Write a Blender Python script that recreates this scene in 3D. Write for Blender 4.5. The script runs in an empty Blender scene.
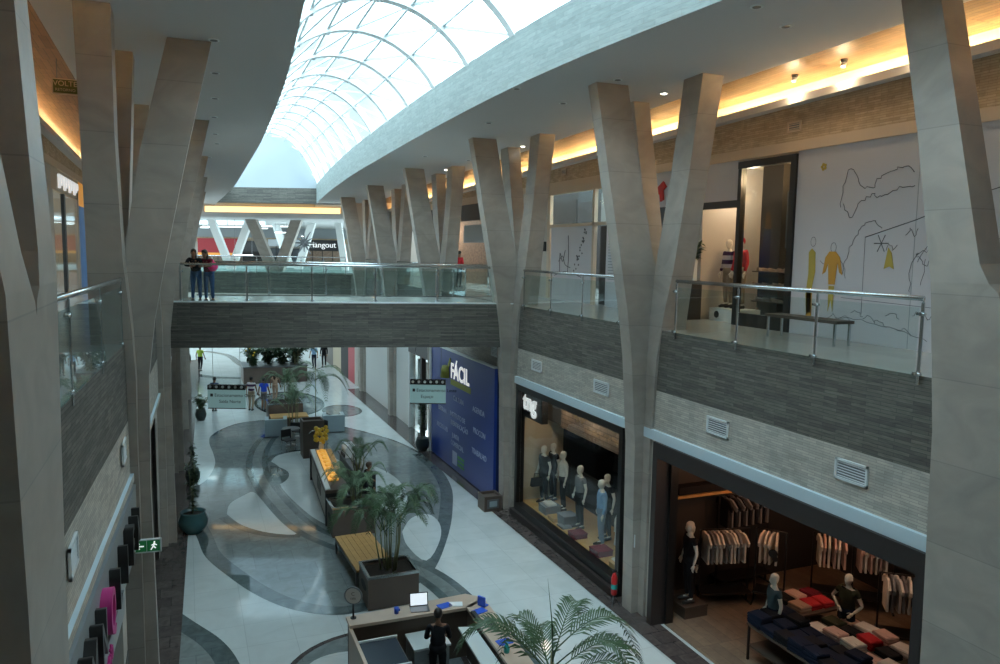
import bpy, math, random
from mathutils import Vector, Matrix
random.seed(7)
scn = bpy.context.scene
col = scn.collection
PI = math.pi

# ---------------------------------------------------------------- camera
cam_d = bpy.data.cameras.new('camera'); cam = bpy.data.objects.new('camera', cam_d); col.objects.link(cam)
cam_d.sensor_width = 36.0; cam_d.lens = 36.0 * 763 / 1000.0
cam_d.clip_start = 0.05; cam_d.clip_end = 400
_y, _p, _r = math.radians(22.4), math.radians(5.99), math.radians(.95)
_f = Vector((math.sin(_y) * math.cos(_p), math.cos(_y) * math.cos(_p), -math.sin(_p)))
_r0 = Vector((math.cos(_y), -math.sin(_y), 0)); _u0 = _r0.cross(_f)
_rr = _r0 * math.cos(_r) + _u0 * math.sin(_r); _uu = _rr.cross(_f)
cam.matrix_world = Matrix(((_rr.x, _uu.x, -_f.x, 0), (_rr.y, _uu.y, -_f.y, 0), (_rr.z, _uu.z, -_f.z, 8.3), (0, 0, 0, 1)))
scn.camera = cam
scn.view_settings.view_transform = 'Standard'; scn.view_settings.look = 'None'
scn.view_settings.exposure = 0.6; scn.view_settings.gamma = 1.0; scn.view_settings.use_curve_mapping = False

# ---------------------------------------------------------------- sky: bright broken overcast
wd = bpy.data.worlds.new('sky'); scn.world = wd; wd.use_nodes = True
wn = wd.node_tree.nodes; wl = wd.node_tree.links
bg = wn['Background']; bg.inputs['Strength'].default_value = 9.5
tc = wn.new('ShaderNodeTexCoord'); nz = wn.new('ShaderNodeTexNoise'); rp = wn.new('ShaderNodeValToRGB')
nz.inputs['Scale'].default_value = 2.2; nz.inputs['Detail'].default_value = 4
rp.color_ramp.elements[0].position = .40; rp.color_ramp.elements[0].color = (.060, .082, .090, 1)
_e = rp.color_ramp.elements.new(.52); _e.color = (.15, .20, .22, 1)
rp.color_ramp.elements[2].position = .66; rp.color_ramp.elements[2].color = (.74, .90, .95, 1)
wl.new(tc.outputs['Generated'], nz.inputs['Vector']); wl.new(nz.outputs['Fac'], rp.inputs['Fac']); wl.new(rp.outputs['Color'], bg.inputs['Color'])

# ---------------------------------------------------------------- materials
M = {}
def mat(name, c, rough=.6, metal=0., spec=.5, emit=0., ec=None, noise=0., nscale=3., bump=0., alpha=None):
    m = bpy.data.materials.new(name); m.use_nodes = True; n = m.node_tree.nodes; l = m.node_tree.links
    b = n['Principled BSDF']
    b.inputs['Base Color'].default_value = (*c, 1); b.inputs['Roughness'].default_value = rough
    b.inputs['Metallic'].default_value = metal; b.inputs['Specular IOR Level'].default_value = spec
    if emit: b.inputs['Emission Color'].default_value = (*(ec or c), 1); b.inputs['Emission Strength'].default_value = emit
    if noise:
        t = n.new('ShaderNodeTexCoord'); z = n.new('ShaderNodeTexNoise'); z.inputs['Scale'].default_value = nscale; z.inputs['Detail'].default_value = 5
        mx = n.new('ShaderNodeMix'); mx.data_type = 'RGBA'
        mx.inputs['A'].default_value = (*[v * (1 - noise) for v in c], 1); mx.inputs['B'].default_value = (*[min(1, v * (1 + noise)) for v in c], 1)
        l.new(t.outputs['Object'], z.inputs['Vector']); l.new(z.outputs['Fac'], mx.inputs['Factor']); l.new(mx.outputs['Result'], b.inputs['Base Color'])
        if bump:
            bp = n.new('ShaderNodeBump'); bp.inputs['Strength'].default_value = bump; l.new(z.outputs['Fac'], bp.inputs['Height']); l.new(bp.outputs['Normal'], b.inputs['Normal'])
    M[name] = m; return m

def brick_mat(name, c1, c2, cm, axis, bw, bh, mortar=.01, rough=.7, vein=0., bump=0., nsc=1.5, offset=.5, stretch=(1, 1, 1)):
    """blocks laid in the plane given by axis: 'yz', 'xz', 'xy' or 'dz' (along the diagonal bridge)"""
    m = bpy.data.materials.new(name); m.use_nodes = True; n = m.node_tree.nodes; l = m.node_tree.links; b = n['Principled BSDF']
    g = n.new('ShaderNodeNewGeometry'); s = n.new('ShaderNodeSeparateXYZ'); cb = n.new('ShaderNodeCombineXYZ'); l.new(g.outputs['Position'], s.inputs[0])
    if axis == 'dz':
        ad = n.new('ShaderNodeMath'); ad.operation = 'ADD'; l.new(s.outputs['X'], ad.inputs[0]); l.new(s.outputs['Y'], ad.inputs[1]); l.new(ad.outputs[0], cb.inputs['X']); l.new(s.outputs['Z'], cb.inputs['Y'])
    else:
        l.new(s.outputs[axis[0].upper()], cb.inputs['X']); l.new(s.outputs[axis[1].upper()], cb.inputs['Y'])
    t = n.new('ShaderNodeTexBrick'); t.offset = offset
    t.inputs['Color1'].default_value = (*c1, 1); t.inputs['Color2'].default_value = (*c2, 1); t.inputs['Mortar'].default_value = (*cm, 1)
    t.inputs['Scale'].default_value = 1.; t.inputs['Brick Width'].default_value = bw; t.inputs['Row Height'].default_value = bh; t.inputs['Mortar Size'].default_value = mortar
    t.inputs['Mortar Smooth'].default_value = .3
    l.new(cb.outputs[0], t.inputs['Vector'])
    z = n.new('ShaderNodeTexNoise'); z.inputs['Scale'].default_value = nsc; z.inputs['Detail'].default_value = 7; z.inputs['Distortion'].default_value = 1.2
    mp = n.new('ShaderNodeMapping'); mp.inputs['Scale'].default_value = stretch; l.new(g.outputs['Position'], mp.inputs['Vector']); l.new(mp.outputs[0], z.inputs['Vector'])
    r = n.new('ShaderNodeValToRGB'); r.color_ramp.elements[0].position = .3; r.color_ramp.elements[1].position = .7
    r.color_ramp.elements[0].color = (1 - vein, 1 - vein, 1 - vein, 1); r.color_ramp.elements[1].color = (1, 1, 1, 1); l.new(z.outputs['Fac'], r.inputs['Fac'])
    mx = n.new('ShaderNodeMix'); mx.data_type = 'RGBA'; mx.blend_type = 'MULTIPLY'; mx.inputs['Factor'].default_value = 1
    l.new(t.outputs['Color'], mx.inputs['A']); l.new(r.outputs['Color'], mx.inputs['B']); l.new(mx.outputs['Result'], b.inputs['Base Color'])
    b.inputs['Roughness'].default_value = rough
    if bump:
        bp = n.new('ShaderNodeBump'); bp.inputs['Strength'].default_value = bump; bp.inputs['Distance'].default_value = .03
        l.new(mx.outputs['Result'], bp.inputs['Height']); l.new(bp.outputs['Normal'], b.inputs['Normal'])
    M[name] = m; return m

def glass_mat(name, tint, refl=.12, rough=.02, base=.03):
    m = bpy.data.materials.new(name); m.use_nodes = True; n = m.node_tree.nodes; l = m.node_tree.links
    n.remove(n['Principled BSDF']); o = n['Material Output']
    t = n.new('ShaderNodeBsdfTransparent'); t.inputs['Color'].default_value = (*tint, 1)
    g = n.new('ShaderNodeBsdfGlossy'); g.inputs['Roughness'].default_value = rough; g.inputs['Color'].default_value = (.85, .95, 1, 1)
    lw = n.new('ShaderNodeLayerWeight'); lw.inputs['Blend'].default_value = .5
    pw = n.new('ShaderNodeMath'); pw.operation = 'POWER'; pw.inputs[1].default_value = 4.; l.new(lw.outputs['Facing'], pw.inputs[0])
    ma = n.new('ShaderNodeMath'); ma.operation = 'MULTIPLY_ADD'; ma.inputs[1].default_value = refl; ma.inputs[2].default_value = base; l.new(pw.outputs[0], ma.inputs[0])
    x = n.new('ShaderNodeMixShader'); l.new(ma.outputs[0], x.inputs['Fac']); l.new(t.outputs[0], x.inputs[1]); l.new(g.outputs[0], x.inputs[2]); l.new(x.outputs[0], o.inputs['Surface'])
    M[name] = m; return m

# stones
brick_mat('column_stone', (.46, .415, .365), (.40, .362, .32), (.33, .31, .28), 'yz', 60, 1.12, .008, .45, .22, 0, 1.6, 0., (.8, .8, 1.2))
brick_mat('dark_stone', (.215, .20, .17), (.13, .12, .105), (.08, .08, .075), 'yz', .55, .055, .004, .8, .35, .5, 3, .5, (1, 1, 6))
brick_mat('dark_stone_bridge', (.20, .19, .165), (.115, .11, .10), (.08, .08, .075), 'dz', .55, .055, .004, .8, .35, .5, 3, .5, (1, 1, 6))
brick_mat('light_stone', (.64, .60, .52), (.47, .44, .39), (.34, .32, .29), 'yz', .3, .045, .004, .8, .2, .4, 3)
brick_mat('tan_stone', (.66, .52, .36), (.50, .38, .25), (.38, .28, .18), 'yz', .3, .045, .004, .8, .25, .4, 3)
brick_mat('brown_brick', (.30, .22, .16), (.20, .15, .11), (.12, .09, .07), 'yz', .42, .13, .012, .8, .25, 0, 4)
brick_mat('gray_stone', (.38, .44, .43), (.31, .37, .36), (.30, .31, .30), 'yz', .6, .09, .003, .7, .2, .3, 3, .5, (1, 1, 4))
brick_mat('marble_floor', (.60, .655, .655), (.565, .62, .625), (.47, .52, .53), 'xy', 1.0, 1.0, .008, .08, .12, 0, 1.3, 0.)
brick_mat('green_granite', (.10, .135, .14), (.12, .155, .16), (.08, .10, .11), 'xy', .6, .6, .006, .05, .35, 0, 4)
brick_mat('gray_granite', (.24, .275, .275), (.20, .235, .24), (.16, .18, .18), 'xy', 1.0, 1.0, .008, .045, .3, 0, 3)
brick_mat('brown_granite', (.085, .07, .067), (.11, .09, .085), (.05, .05, .05), 'xy', .5, .5, .008, .15, .4, 0, 5)
brick_mat('wood_floor', (.30, .22, .15), (.22, .165, .12), (.10, .07, .05), 'xy', .25, 1.4, .004, .35, .3, 0, 4)
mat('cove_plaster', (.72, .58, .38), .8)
brick_mat('wood_ceiling', (.33, .18, .085), (.20, .105, .05), (.08, .04, .02), 'xy', .12, .9, .006, .5, .3, 0, 3)
mat('upper_floor', (.50, .50, .48), .15, noise=.1, nscale=2)
mat('plaster_gray', (.66, .65, .64), .8, noise=.03, nscale=.6)
mat('plaster_white', (.72, .75, .78), .8)
mat('lunette_plaster', (.42, .47, .51), .8)
mat('plaster_blue', (.60, .73, .80), .6)  # white plaster; the skylight's blue cast is put into its colour
mat('beige_trim', (.62, .50, .38), .7)
mat('beige_panel', (.52, .48, .43), .6, noise=.06)
mat('hoarding_white', (.58, .57, .60), .45, noise=.03, nscale=.4)
mat('ink', (.10, .10, .11), .8)
mat('ink_orange', (.60, .30, .05), .8)
mat('ink_yellow', (.50, .38, .08), .8)
mat('black_frame', (.012, .011, .011), .35)
mat('brown_frame', (.030, .022, .021), .5)
mat('black', (.015, .015, .017), .6)
mat('steel', (.62, .66, .68), .22, 1.)
mat('dark_steel', (.20, .21, .22), .35, .8)
mat('white_metal', (.78, .82, .83), .35)
mat('white_paint', (.72, .74, .73), .5)
mat('rib_white', (.93, .95, .95), .35)
mat('rib_gray', (.75, .80, .81), .35)
mat('wood', (.50, .29, .10), .45, noise=.2, nscale=6)
mat('pale_wood', (.48, .37, .29), .4, noise=.1, nscale=5)
mat('dark_wood', (.085, .06, .045), .5, noise=.2)
mat('planter_brown', (.115, .085, .07), .5, noise=.15)
mat('soil', (.025, .018, .013), .95, noise=.4, nscale=30)
mat('leaf', (.04, .09, .035), .45, noise=.3, nscale=4)
mat('leaf_pale', (.11, .18, .10), .5, noise=.3)
mat('leaf_dark', (.02, .05, .022), .5, noise=.4)
mat('stem', (.20, .22, .11), .6)
mat('flower_white', (.8, .8, .75), .6)
mat('flower_yellow', (.80, .55, .05), .5)
mat('teal_pot', (.05, .13, .14), .25)
mat('dark_pot', (.03, .045, .045), .4)
mat('skin_brown', (.22, .11, .065), .6)
mat('hair_black', (.012, .009, .008), .5)
mat('hair_brown', (.06, .03, .015), .5)
mat('mannequin_cream', (.76, .71, .62), .35)
mat('eye_white', (.8, .8, .8), .3)
for nm, c in dict(cloth_black=(.014, .014, .017), cloth_navy=(.02, .03, .07), denim=(.05, .10, .22), denim_dark=(.012, .018, .038), cloth_pink=(.85, .08, .25), cloth_red=(.5, .03, .04),
                  cloth_royal=(.03, .09, .62), cloth_slate=(.06, .09, .17), cloth_khaki=(.30, .24, .17), cloth_lime=(.45, .62, .08), cloth_white=(.70, .66, .60), cloth_pinkish=(.62, .42, .36),
                  cloth_tan=(.42, .28, .20), cloth_maroon=(.16, .015, .03), cloth_gray=(.20, .20, .21), cloth_teal=(.07, .11, .13), cloth_olive=(.045, .05, .03), cloth_bluegray=(.22, .28, .36), shoe=(.05, .05, .05), cloth_lightblue=(.25, .4, .6)).items():
    mat(nm, c, .85, spec=.2, noise=.12, nscale=12)
def stripes(name, a, b, sc):
    m = mat(name, a, .85); n = m.node_tree.nodes; l = m.node_tree.links
    g = n.new('ShaderNodeNewGeometry'); s = n.new('ShaderNodeSeparateXYZ'); w = n.new('ShaderNodeMath'); w.operation = 'PINGPONG'; w.inputs[1].default_value = sc
    t = n.new('ShaderNodeMath'); t.operation = 'GREATER_THAN'; t.inputs[1].default_value = sc / 2
    x = n.new('ShaderNodeMix'); x.data_type = 'RGBA'; x.inputs['A'].default_value = (*a, 1); x.inputs['B'].default_value = (*b, 1)
    l.new(g.outputs['Position'], s.inputs[0]); l.new(s.outputs['Z'], w.inputs[0]); l.new(w.outputs[0], t.inputs[0]); l.new(t.outputs[0], x.inputs['Factor']); l.new(x.outputs['Result'], n['Principled BSDF'].inputs['Base Color'])
stripes('cloth_stripes', (.05, .015, .06), (.55, .50, .52), .11)
mat('teal_sign', (.20, .34, .35), .4, emit=.25, ec=(.25, .42, .43))
mat('green_sign', (.015, .16, .05), .4, emit=.15)
mat('olive_sign', (.10, .11, .02), .5)
mat('sign_white', (.85, .9, .88), .4, emit=.5)
mat('logo_white', (.9, .9, .9), .4, emit=.35, ec=(1, 1, 1))
mat('board_blue', (.022, .055, .30), .3, noise=.25, nscale=.35)
mat('cabinet_glass', (.03, .042, .06), .2)
mat('board_side', (.01, .02, .09), .4)
mat('board_text', (.50, .55, .75), .5)
mat('logo_green', (.08, .33, .10), .5)
mat('logo_olive', (.33, .34, .06), .5)
mat('red_sign', (.40, .02, .03), .5, emit=.05)
mat('amber_sign', (.75, .33, .06), .5, emit=.35)
mat('magenta', (.5, .02, .20), .5)
mat('grey_panel', (.30, .33, .34), .4)
mat('screen_white', (.75, .82, .88), .4, emit=.55)
mat('blue_item', (.02, .10, .60), .4)
mat('teal_item', (.02, .35, .32), .4)
mat('paper', (.75, .78, .8), .6)
mat('red_paint', (.55, .02, .02), .3)
mat('poster_blue', (.03, .16, .42), .4, emit=.12, noise=.4, nscale=2)
mat('poster_dark', (.05, .06, .07), .4, noise=.6, nscale=3)
mat('led_warm', (1, .72, .33), .5, emit=9, ec=(1, .62, .22))
mat('led_far', (1, .8, .5), .5, emit=1.2, ec=(1, .66, .28))
mat('led_white', (1, 1, 1), .5, emit=2, ec=(.9, 1, 1))
mat('spot_lit', (1, 1, 1), .5, emit=8, ec=(1, .93, .8))
mat('lamp_off', (.10, .10, .10), .4)
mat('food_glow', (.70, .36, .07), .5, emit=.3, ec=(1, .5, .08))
mat('white_top', (.62, .68, .68), .2)
mat('cream_interior', (.55, .45, .32), .6)
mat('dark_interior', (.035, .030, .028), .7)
mat('seat_bluegray', (.33, .42, .46), .5)
mat('shop_goods', (.25, .17, .12), .7, noise=.9, nscale=9)
glass_mat('sky_glass', (.90, .97, 1.0), .15, .02, .02)
glass_mat('rail_glass', (.90, .95, .94), .6, .01, .035)
glass_mat('shop_glass', (.95, .97, .96), .25, .01, .035)

# ---------------------------------------------------------------- mesh builder
class MB:
    def __init__(s): s.v = []; s.f = []; s.m = []; s.sm = []; s.mats = []
    def mi(s, m):
        if m not in s.mats: s.mats.append(m)
        return s.mats.index(m)
    def face(s, idx, m, sm=False): s.f.append(idx); s.m.append(s.mi(m)); s.sm.append(sm)
    def poly(s, pts, m):
        b = len(s.v); s.v += [tuple(p) for p in pts]; s.face(list(range(b, b + len(pts))), m); return s
    def box(s, x0, x1, y0, y1, z0, z1, m):
        b = len(s.v); s.v += [(x0, y0, z0), (x1, y0, z0), (x1, y1, z0), (x0, y1, z0), (x0, y0, z1), (x1, y0, z1), (x1, y1, z1), (x0, y1, z1)]
        for q in ((0, 3, 2, 1), (4, 5, 6, 7), (0, 1, 5, 4), (1, 2, 6, 5), (2, 3, 7, 6), (3, 0, 4, 7)): s.face([b + i for i in q], m)
        return s
    def loft(s, rings, m, cap=True, sm=False):
        b = len(s.v); n = len(rings[0])
        for r in rings: s.v += [tuple(p) for p in r]
        for i in range(len(rings) - 1):
            for j in range(n):
                k = (j + 1) % n; s.face([b + i * n + j, b + i * n + k, b + (i + 1) * n + k, b + (i + 1) * n + j], m, sm)
        if cap: s.face([b + j for j in range(n)][::-1], m); s.face([b + (len(rings) - 1) * n + j for j in range(n)], m)
        return s
    def bar(s, p0, p1, w, h, m, up=(0, 0, 1)):
        p0 = Vector(p0); p1 = Vector(p1); d = (p1 - p0)
        if d.length < 1e-6: return s
        d.normalize(); u = Vector(up)
        if abs(d.dot(u)) > .98: u = Vector((1, 0, 0))
        a = d.cross(u).normalized() * w / 2; c = a.cross(d).normalized() * h / 2
        return s.loft([[p - a - c, p + a - c, p + a + c, p - a + c] for p in (p0, p1)], m)
    def tube(s, pts, r, m, n=8, cap=True):
        pts = [Vector(p) for p in pts]; rings = []
        rs = r if isinstance(r, (list, tuple)) else [r] * len(pts)
        ref = None
        for i, p in enumerate(pts):
            d = (pts[min(i + 1, len(pts) - 1)] - pts[max(i - 1, 0)])
            if d.length < 1e-9: d = Vector((0, 0, 1))
            d.normalize()
            if ref is None: ref = Vector((0, 0, 1)) if abs(d.z) < .9 else Vector((1, 0, 0))
            a = d.cross(ref).normalized(); ref = a.cross(d).normalized() if True else ref; c = ref
            rings.append([p + (a * math.cos(2 * PI * k / n) + c * math.sin(2 * PI * k / n)) * rs[i] for k in range(n)])
        return s.loft(rings, m, cap, True)
    def lathe(s, prof, c, m, n=20, cap=True):
        rings = [[(c[0] + r * math.cos(2 * PI * k / n), c[1] + r * math.sin(2 * PI * k / n), c[2] + z) for k in range(n)] for r, z in prof]
        return s.loft(rings, m, cap, True)
    def prism(s, poly, z0, z1, m):
        return s.loft([[(x, y, z0) for x, y in poly], [(x, y, z1) for x, y in poly]], m)
    def ball(s, c, r, m, n=10, k=6):
        rx, ry, rz = r if isinstance(r, tuple) else (r, r, r)
        rings = []
        for i in range(k + 1):
            a = -PI / 2 + PI * (i + .02 if i == 0 else (i - .02 if i == k else i)) / k
            rings.append([(c[0] + rx * math.cos(a) * math.cos(2 * PI * j / n), c[1] + ry * math.cos(a) * math.sin(2 * PI * j / n), c[2] + rz * math.sin(a)) for j in range(n)])
        return s.loft(rings, m, True, True)
    def build(s, name, parent=None, off=None, label=None):
        me = bpy.data.meshes.new(name)
        v = s.v
        if off is not None: v = [(p[0] - off[0], p[1] - off[1], p[2] - off[2]) for p in v]
        me.from_pydata([tuple(p) for p in v], [], s.f); me.update()
        for k in s.mats: me.materials.append(M[k])
        me.polygons.foreach_set('material_index', s.m); me.polygons.foreach_set('use_smooth', s.sm)
        o = bpy.data.objects.new(name, me); col.objects.link(o)
        if parent: o.parent = parent
        if label: o['label'] = label
        return o

def thing(name, label, cat, loc=(0, 0, 0), rz=0., group=None):
    o = bpy.data.objects.new(name, None); col.objects.link(o); o.empty_display_size = .2
    o.location = loc; o.rotation_euler = (0, 0, rz); o['label'] = label; o['category'] = cat
    if group: o['group'] = group
    return o
def tag(o, label, cat, group=None, kind=None):
    o['label'] = label; o['category'] = cat
    if group: o['group'] = group
    if kind: o['kind'] = kind
    return o
def struct(name, mb): o = mb.build(name); o['kind'] = 'structure'; return o
def dup(root, loc, rz=0., label=None, group=None):
    r = root.copy(); col.objects.link(r); r.location = loc; r.rotation_euler = (0, 0, rz)
    if label: r['label'] = label
    if group: r['group'] = group
    for ch in list(root.children):
        c = ch.copy(); col.objects.link(c); c.parent = r
        for g in list(ch.children): d = g.copy(); col.objects.link(d); d.parent = c
    return r
def text(body, size, m, parent=None, loc=(0, 0, 0), rot=(PI / 2, 0, 0), ext=.01, name='lettering', align='CENTER', bold=0.):
    cu = bpy.data.curves.new('t', 'FONT'); cu.body = body; cu.size = size; cu.extrude = ext; cu.align_x = align; cu.offset = bold
    t = bpy.data.objects.new('t', cu); col.objects.link(t)
    bpy.context.view_layer.update()
    me = bpy.data.meshes.new_from_object(t.evaluated_get(bpy.context.evaluated_depsgraph_get()))
    bpy.data.objects.remove(t); me.materials.clear(); me.materials.append(M[m])
    o = bpy.data.objects.new(name, me); col.objects.link(o); o.location = loc; o.rotation_euler = rot
    if parent: o.parent = parent
    return o
def interp(tab, x):
    if x <= tab[0][0]: return tab[0][1]
    for (a, b), (c, d) in zip(tab, tab[1:]):
        if x <= c: return b + (d - b) * (x - a) / (c - a)
    return tab[-1][1]
def smooth(tab, x, w=2.0): return (interp(tab, x - w) + 2 * interp(tab, x) + interp(tab, x + w)) / 4
def area(name, loc, sx, sy, power, color, rot=(0, 0, 0), spread=None):
    d = bpy.data.lights.new(name, 'AREA'); d.shape = 'RECTANGLE'; d.size = sx; d.size_y = sy; d.energy = power; d.color = color
    if spread: d.spread = spread
    o = bpy.data.objects.new(name, d); col.objects.link(o); o.location = loc; o.rotation_euler = rot; return o
def point(name, loc, power, color, r=.1):
    d = bpy.data.lights.new(name, 'POINT'); d.energy = power; d.color = color; d.shadow_soft_size = r
    o = bpy.data.objects.new(name, d); col.objects.link(o); o.location = loc; return o

# ---------------------------------------------------------------- plan of the building
ZU = 6.65            # upper floor
def ceil(y): return 11.95 - .023 * (y - 14.6)
RT = [(-14, 9.6), (0, 8.7), (5, 8.1), (9.8, 7.45), (12.6, 7.0), (15.3, 6.78), (18.9, 6.68), (24, 6.65), (33.2, 6.75), (41, 7.1), (49.5, 7.7), (56, 8.5)]
LT = [(-14, .4), (0, 1.0), (8, 1.5), (12.3, 1.74), (14.4, 1.93), (18.5, 2.15), (26, 2.35), (40.7, 2.36), (48, 2.1), (56, 1.7)]
FT = [(-14, -2.1), (0, -1.6), (5.5, -1.35), (8.4, -1.24), (11.3, -1.13), (14.3, -.97), (23, -.75), (30, -.6), (38, -.4), (50, 0), (60, .2)]
def RX(y): return smooth(RT, y)
def LX(y): return smooth(LT, y)
def FX(y): return smooth(FT, y)
YS = [-14 + i for i in range(0, 68)]
def far(px, k, z=0.):
    """point k metres out along the camera's heading, px = bearing; returns a place in the building"""
    lat = (px - 500) / 763. * k
    return Vector((.381 * k + .9245 * lat, .9245 * k - .381 * lat, z))
def strip(mb, fx, y0, y1, z0, z1, m, step=1.):
    n = max(1, int((y1 - y0) / step)); p = None
    for i in range(n + 1):
        y = y0 + (y1 - y0) * i / n; q = (fx(y) if callable(fx) else fx, y)
        a = z0(y) if callable(z0) else z0; b = z1(y) if callable(z1) else z1
        if p: mb.poly([(p[0], p[1], p[2]), (q[0], q[1], a), (q[0], q[1], b), (p[0], p[1], p[3])], m)
        p = (q[0], q[1], a, b)
def hstrip(mb, fa, fb, y0, y1, z, m, step=1.):
    n = max(1, int((y1 - y0) / step)); p = None
    for i in range(n + 1):
        y = y0 + (y1 - y0) * i / n; zz = z(y) if callable(z) else z
        q = [((fa(y) if callable(fa) else fa), y, zz), ((fb(y) if callable(fb) else fb), y, zz)]
        if p: mb.poly([p[0], p[1], q[1], q[0]], m)
        p = q

# ================================================================= SHELL
def spline(pts, n=6):
    out = []; N = len(pts)
    for i in range(N - 1):
        p0 = pts[max(i - 1, 0)]; p1 = pts[i]; p2 = pts[i + 1]; p3 = pts[min(i + 2, N - 1)]
        for k in range(n):
            t = k / n
            out.append(tuple(.5 * (2 * p1[j] + (p2[j] - p0[j]) * t + (2 * p0[j] - 5 * p1[j] + 4 * p2[j] - p3[j]) * t * t + (3 * p1[j] - p0[j] - 3 * p2[j] + p3[j]) * t ** 3) for j in range(2)))
    out.append(pts[-1]); return out
def offs(line, d):
    r = []
    for i, p in enumerate(line):
        a = line[max(i - 1, 0)]; b = line[min(i + 1, len(line) - 1)]; t = Vector((b[0] - a[0], b[1] - a[1]))
        t = t.normalized() if t.length else Vector((1, 0)); r.append((p[0] - t.y * d, p[1] + t.x * d))
    return r
fl = MB()
fl.box(-9, 24, -14, 95, -.2, 0, 'marble_floor')
def inlay(poly, z, m): fl.poly([(x, y, z) for x, y in poly], m)
def band(line, w, z, m):
    o = offs(line, w)
    for a, b, c, d in zip(line, line[1:], o[1:], o): inlay([a, b, c, d], z, m)
# big swirl: outline, then its dark border
big = spline([(6.0, 36.2), (5.0, 37.3), (3.6, 37.9), (2.3, 37.7), (1.4, 36.7), (.85, 35.4), (.75, 34.0), (.85, 32.2), (.85, 30.5), (.5, 28.6), (0, 27.5), (-.25, 25.5), (.1, 22.9), (.3, 21.3), (.8, 19.8), (1.3, 18.6), (1.9, 17.6), (2.6, 16.95), (3.3, 16.7), (4.3, 16.9), (5.1, 17.6), (5.9, 18.5), (7.0, 20.7), (7.8, 22.7), (8.5, 24.9), (8.85, 27.4), (8.8, 29.6), (8.4, 31.7), (7.6, 33.7), (6.6, 35.5), (6.0, 36.2)], 5)
inlay(big, .002, 'gray_granite')
band(big[0:], -.0, .0, 'gray_granite')
low = spline([(-.25, 25.5), (.1, 22.9), (.3, 21.3), (.8, 19.8), (1.3, 18.6), (1.9, 17.6), (2.6, 16.95), (3.3, 16.7), (4.3, 16.9), (5.1, 17.6), (5.9, 18.5), (7.0, 20.7), (7.8, 22.7), (8.5, 24.9), (8.85, 27.4), (8.8, 29.6)], 6)
band(low, .42, .004, 'green_granite')
band(spline([(8.8, 29.6), (8.4, 31.7), (7.6, 33.7), (6.6, 35.5), (6.0, 36.2), (5.0, 37.3), (3.6, 37.9), (2.3, 37.7), (1.4, 36.7), (.85, 35.4)], 5), .12, .004, 'green_granite')
# leaf, light field, teardrop, circles
inlay(spline([(1.0, 24.6), (1.15, 25.6), (1.6, 26.3), (1.95, 26.6), (2.15, 25.6), (2.45, 23.8), (2.85, 22.2), (2.1, 22.5), (1.4, 23.4), (1.0, 24.6)], 4), .006, 'marble_floor')
band(spline([(1.0, 24.4), (1.4, 23.4), (2.1, 22.5), (2.95, 22.1)], 4), -.28, .005, 'green_granite')
inlay(spline([(2.9, 30.3), (3.3, 31.2), (4.3, 31.5), (5.2, 30.6), (5.6, 27.5), (5.4, 23.5), (4.4, 21.9), (3.6, 23.0), (3.1, 25.3), (2.9, 27.2), (3.2, 28.2), (3.1, 29.5), (2.9, 30.3)], 4), .006, 'marble_floor')
inlay(spline([(2.8, 29.7), (3.1, 29.4), (3.35, 28.6), (3.2, 27.7), (2.8, 27.2), (2.7, 28.5), (2.8, 29.7)], 4), .009, 'green_granite')
band(spline([(2.85, 30.3), (3.3, 31.2), (4.3, 31.5), (5.2, 30.6)], 4), .22, .007, 'green_granite')
inlay(spline([(6.0, 29.2), (6.6, 28.2), (6.95, 26.4), (6.7, 24.2), (6.0, 22.8), (5.5, 25.5), (5.6, 28.5), (6.0, 29.2)], 4), .006, 'marble_floor')
inlay(spline([(5.75, 21.3), (6.3, 22.3), (6.9, 22.5), (7.0, 21.6), (6.6, 20.3), (5.8, 19.0), (5.6, 20.2), (5.75, 21.3)], 4), .007, 'marble_floor')
rib = spline([(4.6, 36.2), (3.75, 35.7), (2.9, 34.6), (2.25, 32.3), (1.95, 30.1), (1.92, 28.2), (2.1, 26.0), (2.45, 23.6), (2.8, 22.2), (3.3, 21.1), (3.9, 20.1), (4.9, 18.6), (5.3, 17.5), (5.5, 16.0), (5.65, 14.5), (5.7, 12.5), (5.5, 10.5), (5.0, 8.6)], 6)
band(rib, .80, .010, 'gray_granite'); band(rib, .24, .012, 'green_granite'); band(offs(rib, .80), -.22, .012, 'green_granite')
# second swirl, lower left, and its neighbours
ll = spline([(-.45, 18.4), (0, 17.5), (.5, 16.5), (.8, 15.4), (1.0, 13.5), (.8, 11.5), (0, 9.5), (-1.0, 8.5)], 5)
inlay(ll + [(-1.2, 10), (-1.2, 18)], .002, 'gray_granite'); band(ll, -.42, .004, 'green_granite')
circ = [(3.3 + 1.85 * math.cos(a * PI / 20), 14.0 + 1.85 * math.sin(a * PI / 20)) for a in range(41)]
inlay(circ, .002, 'gray_granite'); band(circ, .12, .004, 'brown_granite')
inlay([(2.7 + .7 * math.cos(a * PI / 12), 14.6 + .5 * math.sin(a * PI / 12)) for a in range(24)], .006, 'marble_floor')
for cx, cy, rx, ry in ((7.3, 39.0, 1.0, 1.5), (5.0, 41.8, 1.8, 3.4)):
    e = [(cx + rx * math.cos(a * PI / 20), cy + ry * math.sin(a * PI / 20)) for a in range(41)]
    inlay(e, .002, 'gray_granite'); band(e, .15, .004, 'green_granite')
sw = spline([(1.0, 65), (2.6, 62), (3.2, 57), (4.2, 53), (5.5, 50)], 6); band(sw, .5, .003, 'gray_granite')
sw = spline([(-.3, 53.5), (1.2, 51.5), (3.0, 50.5)], 6); band(sw, .7, .003, 'gray_granite')
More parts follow.
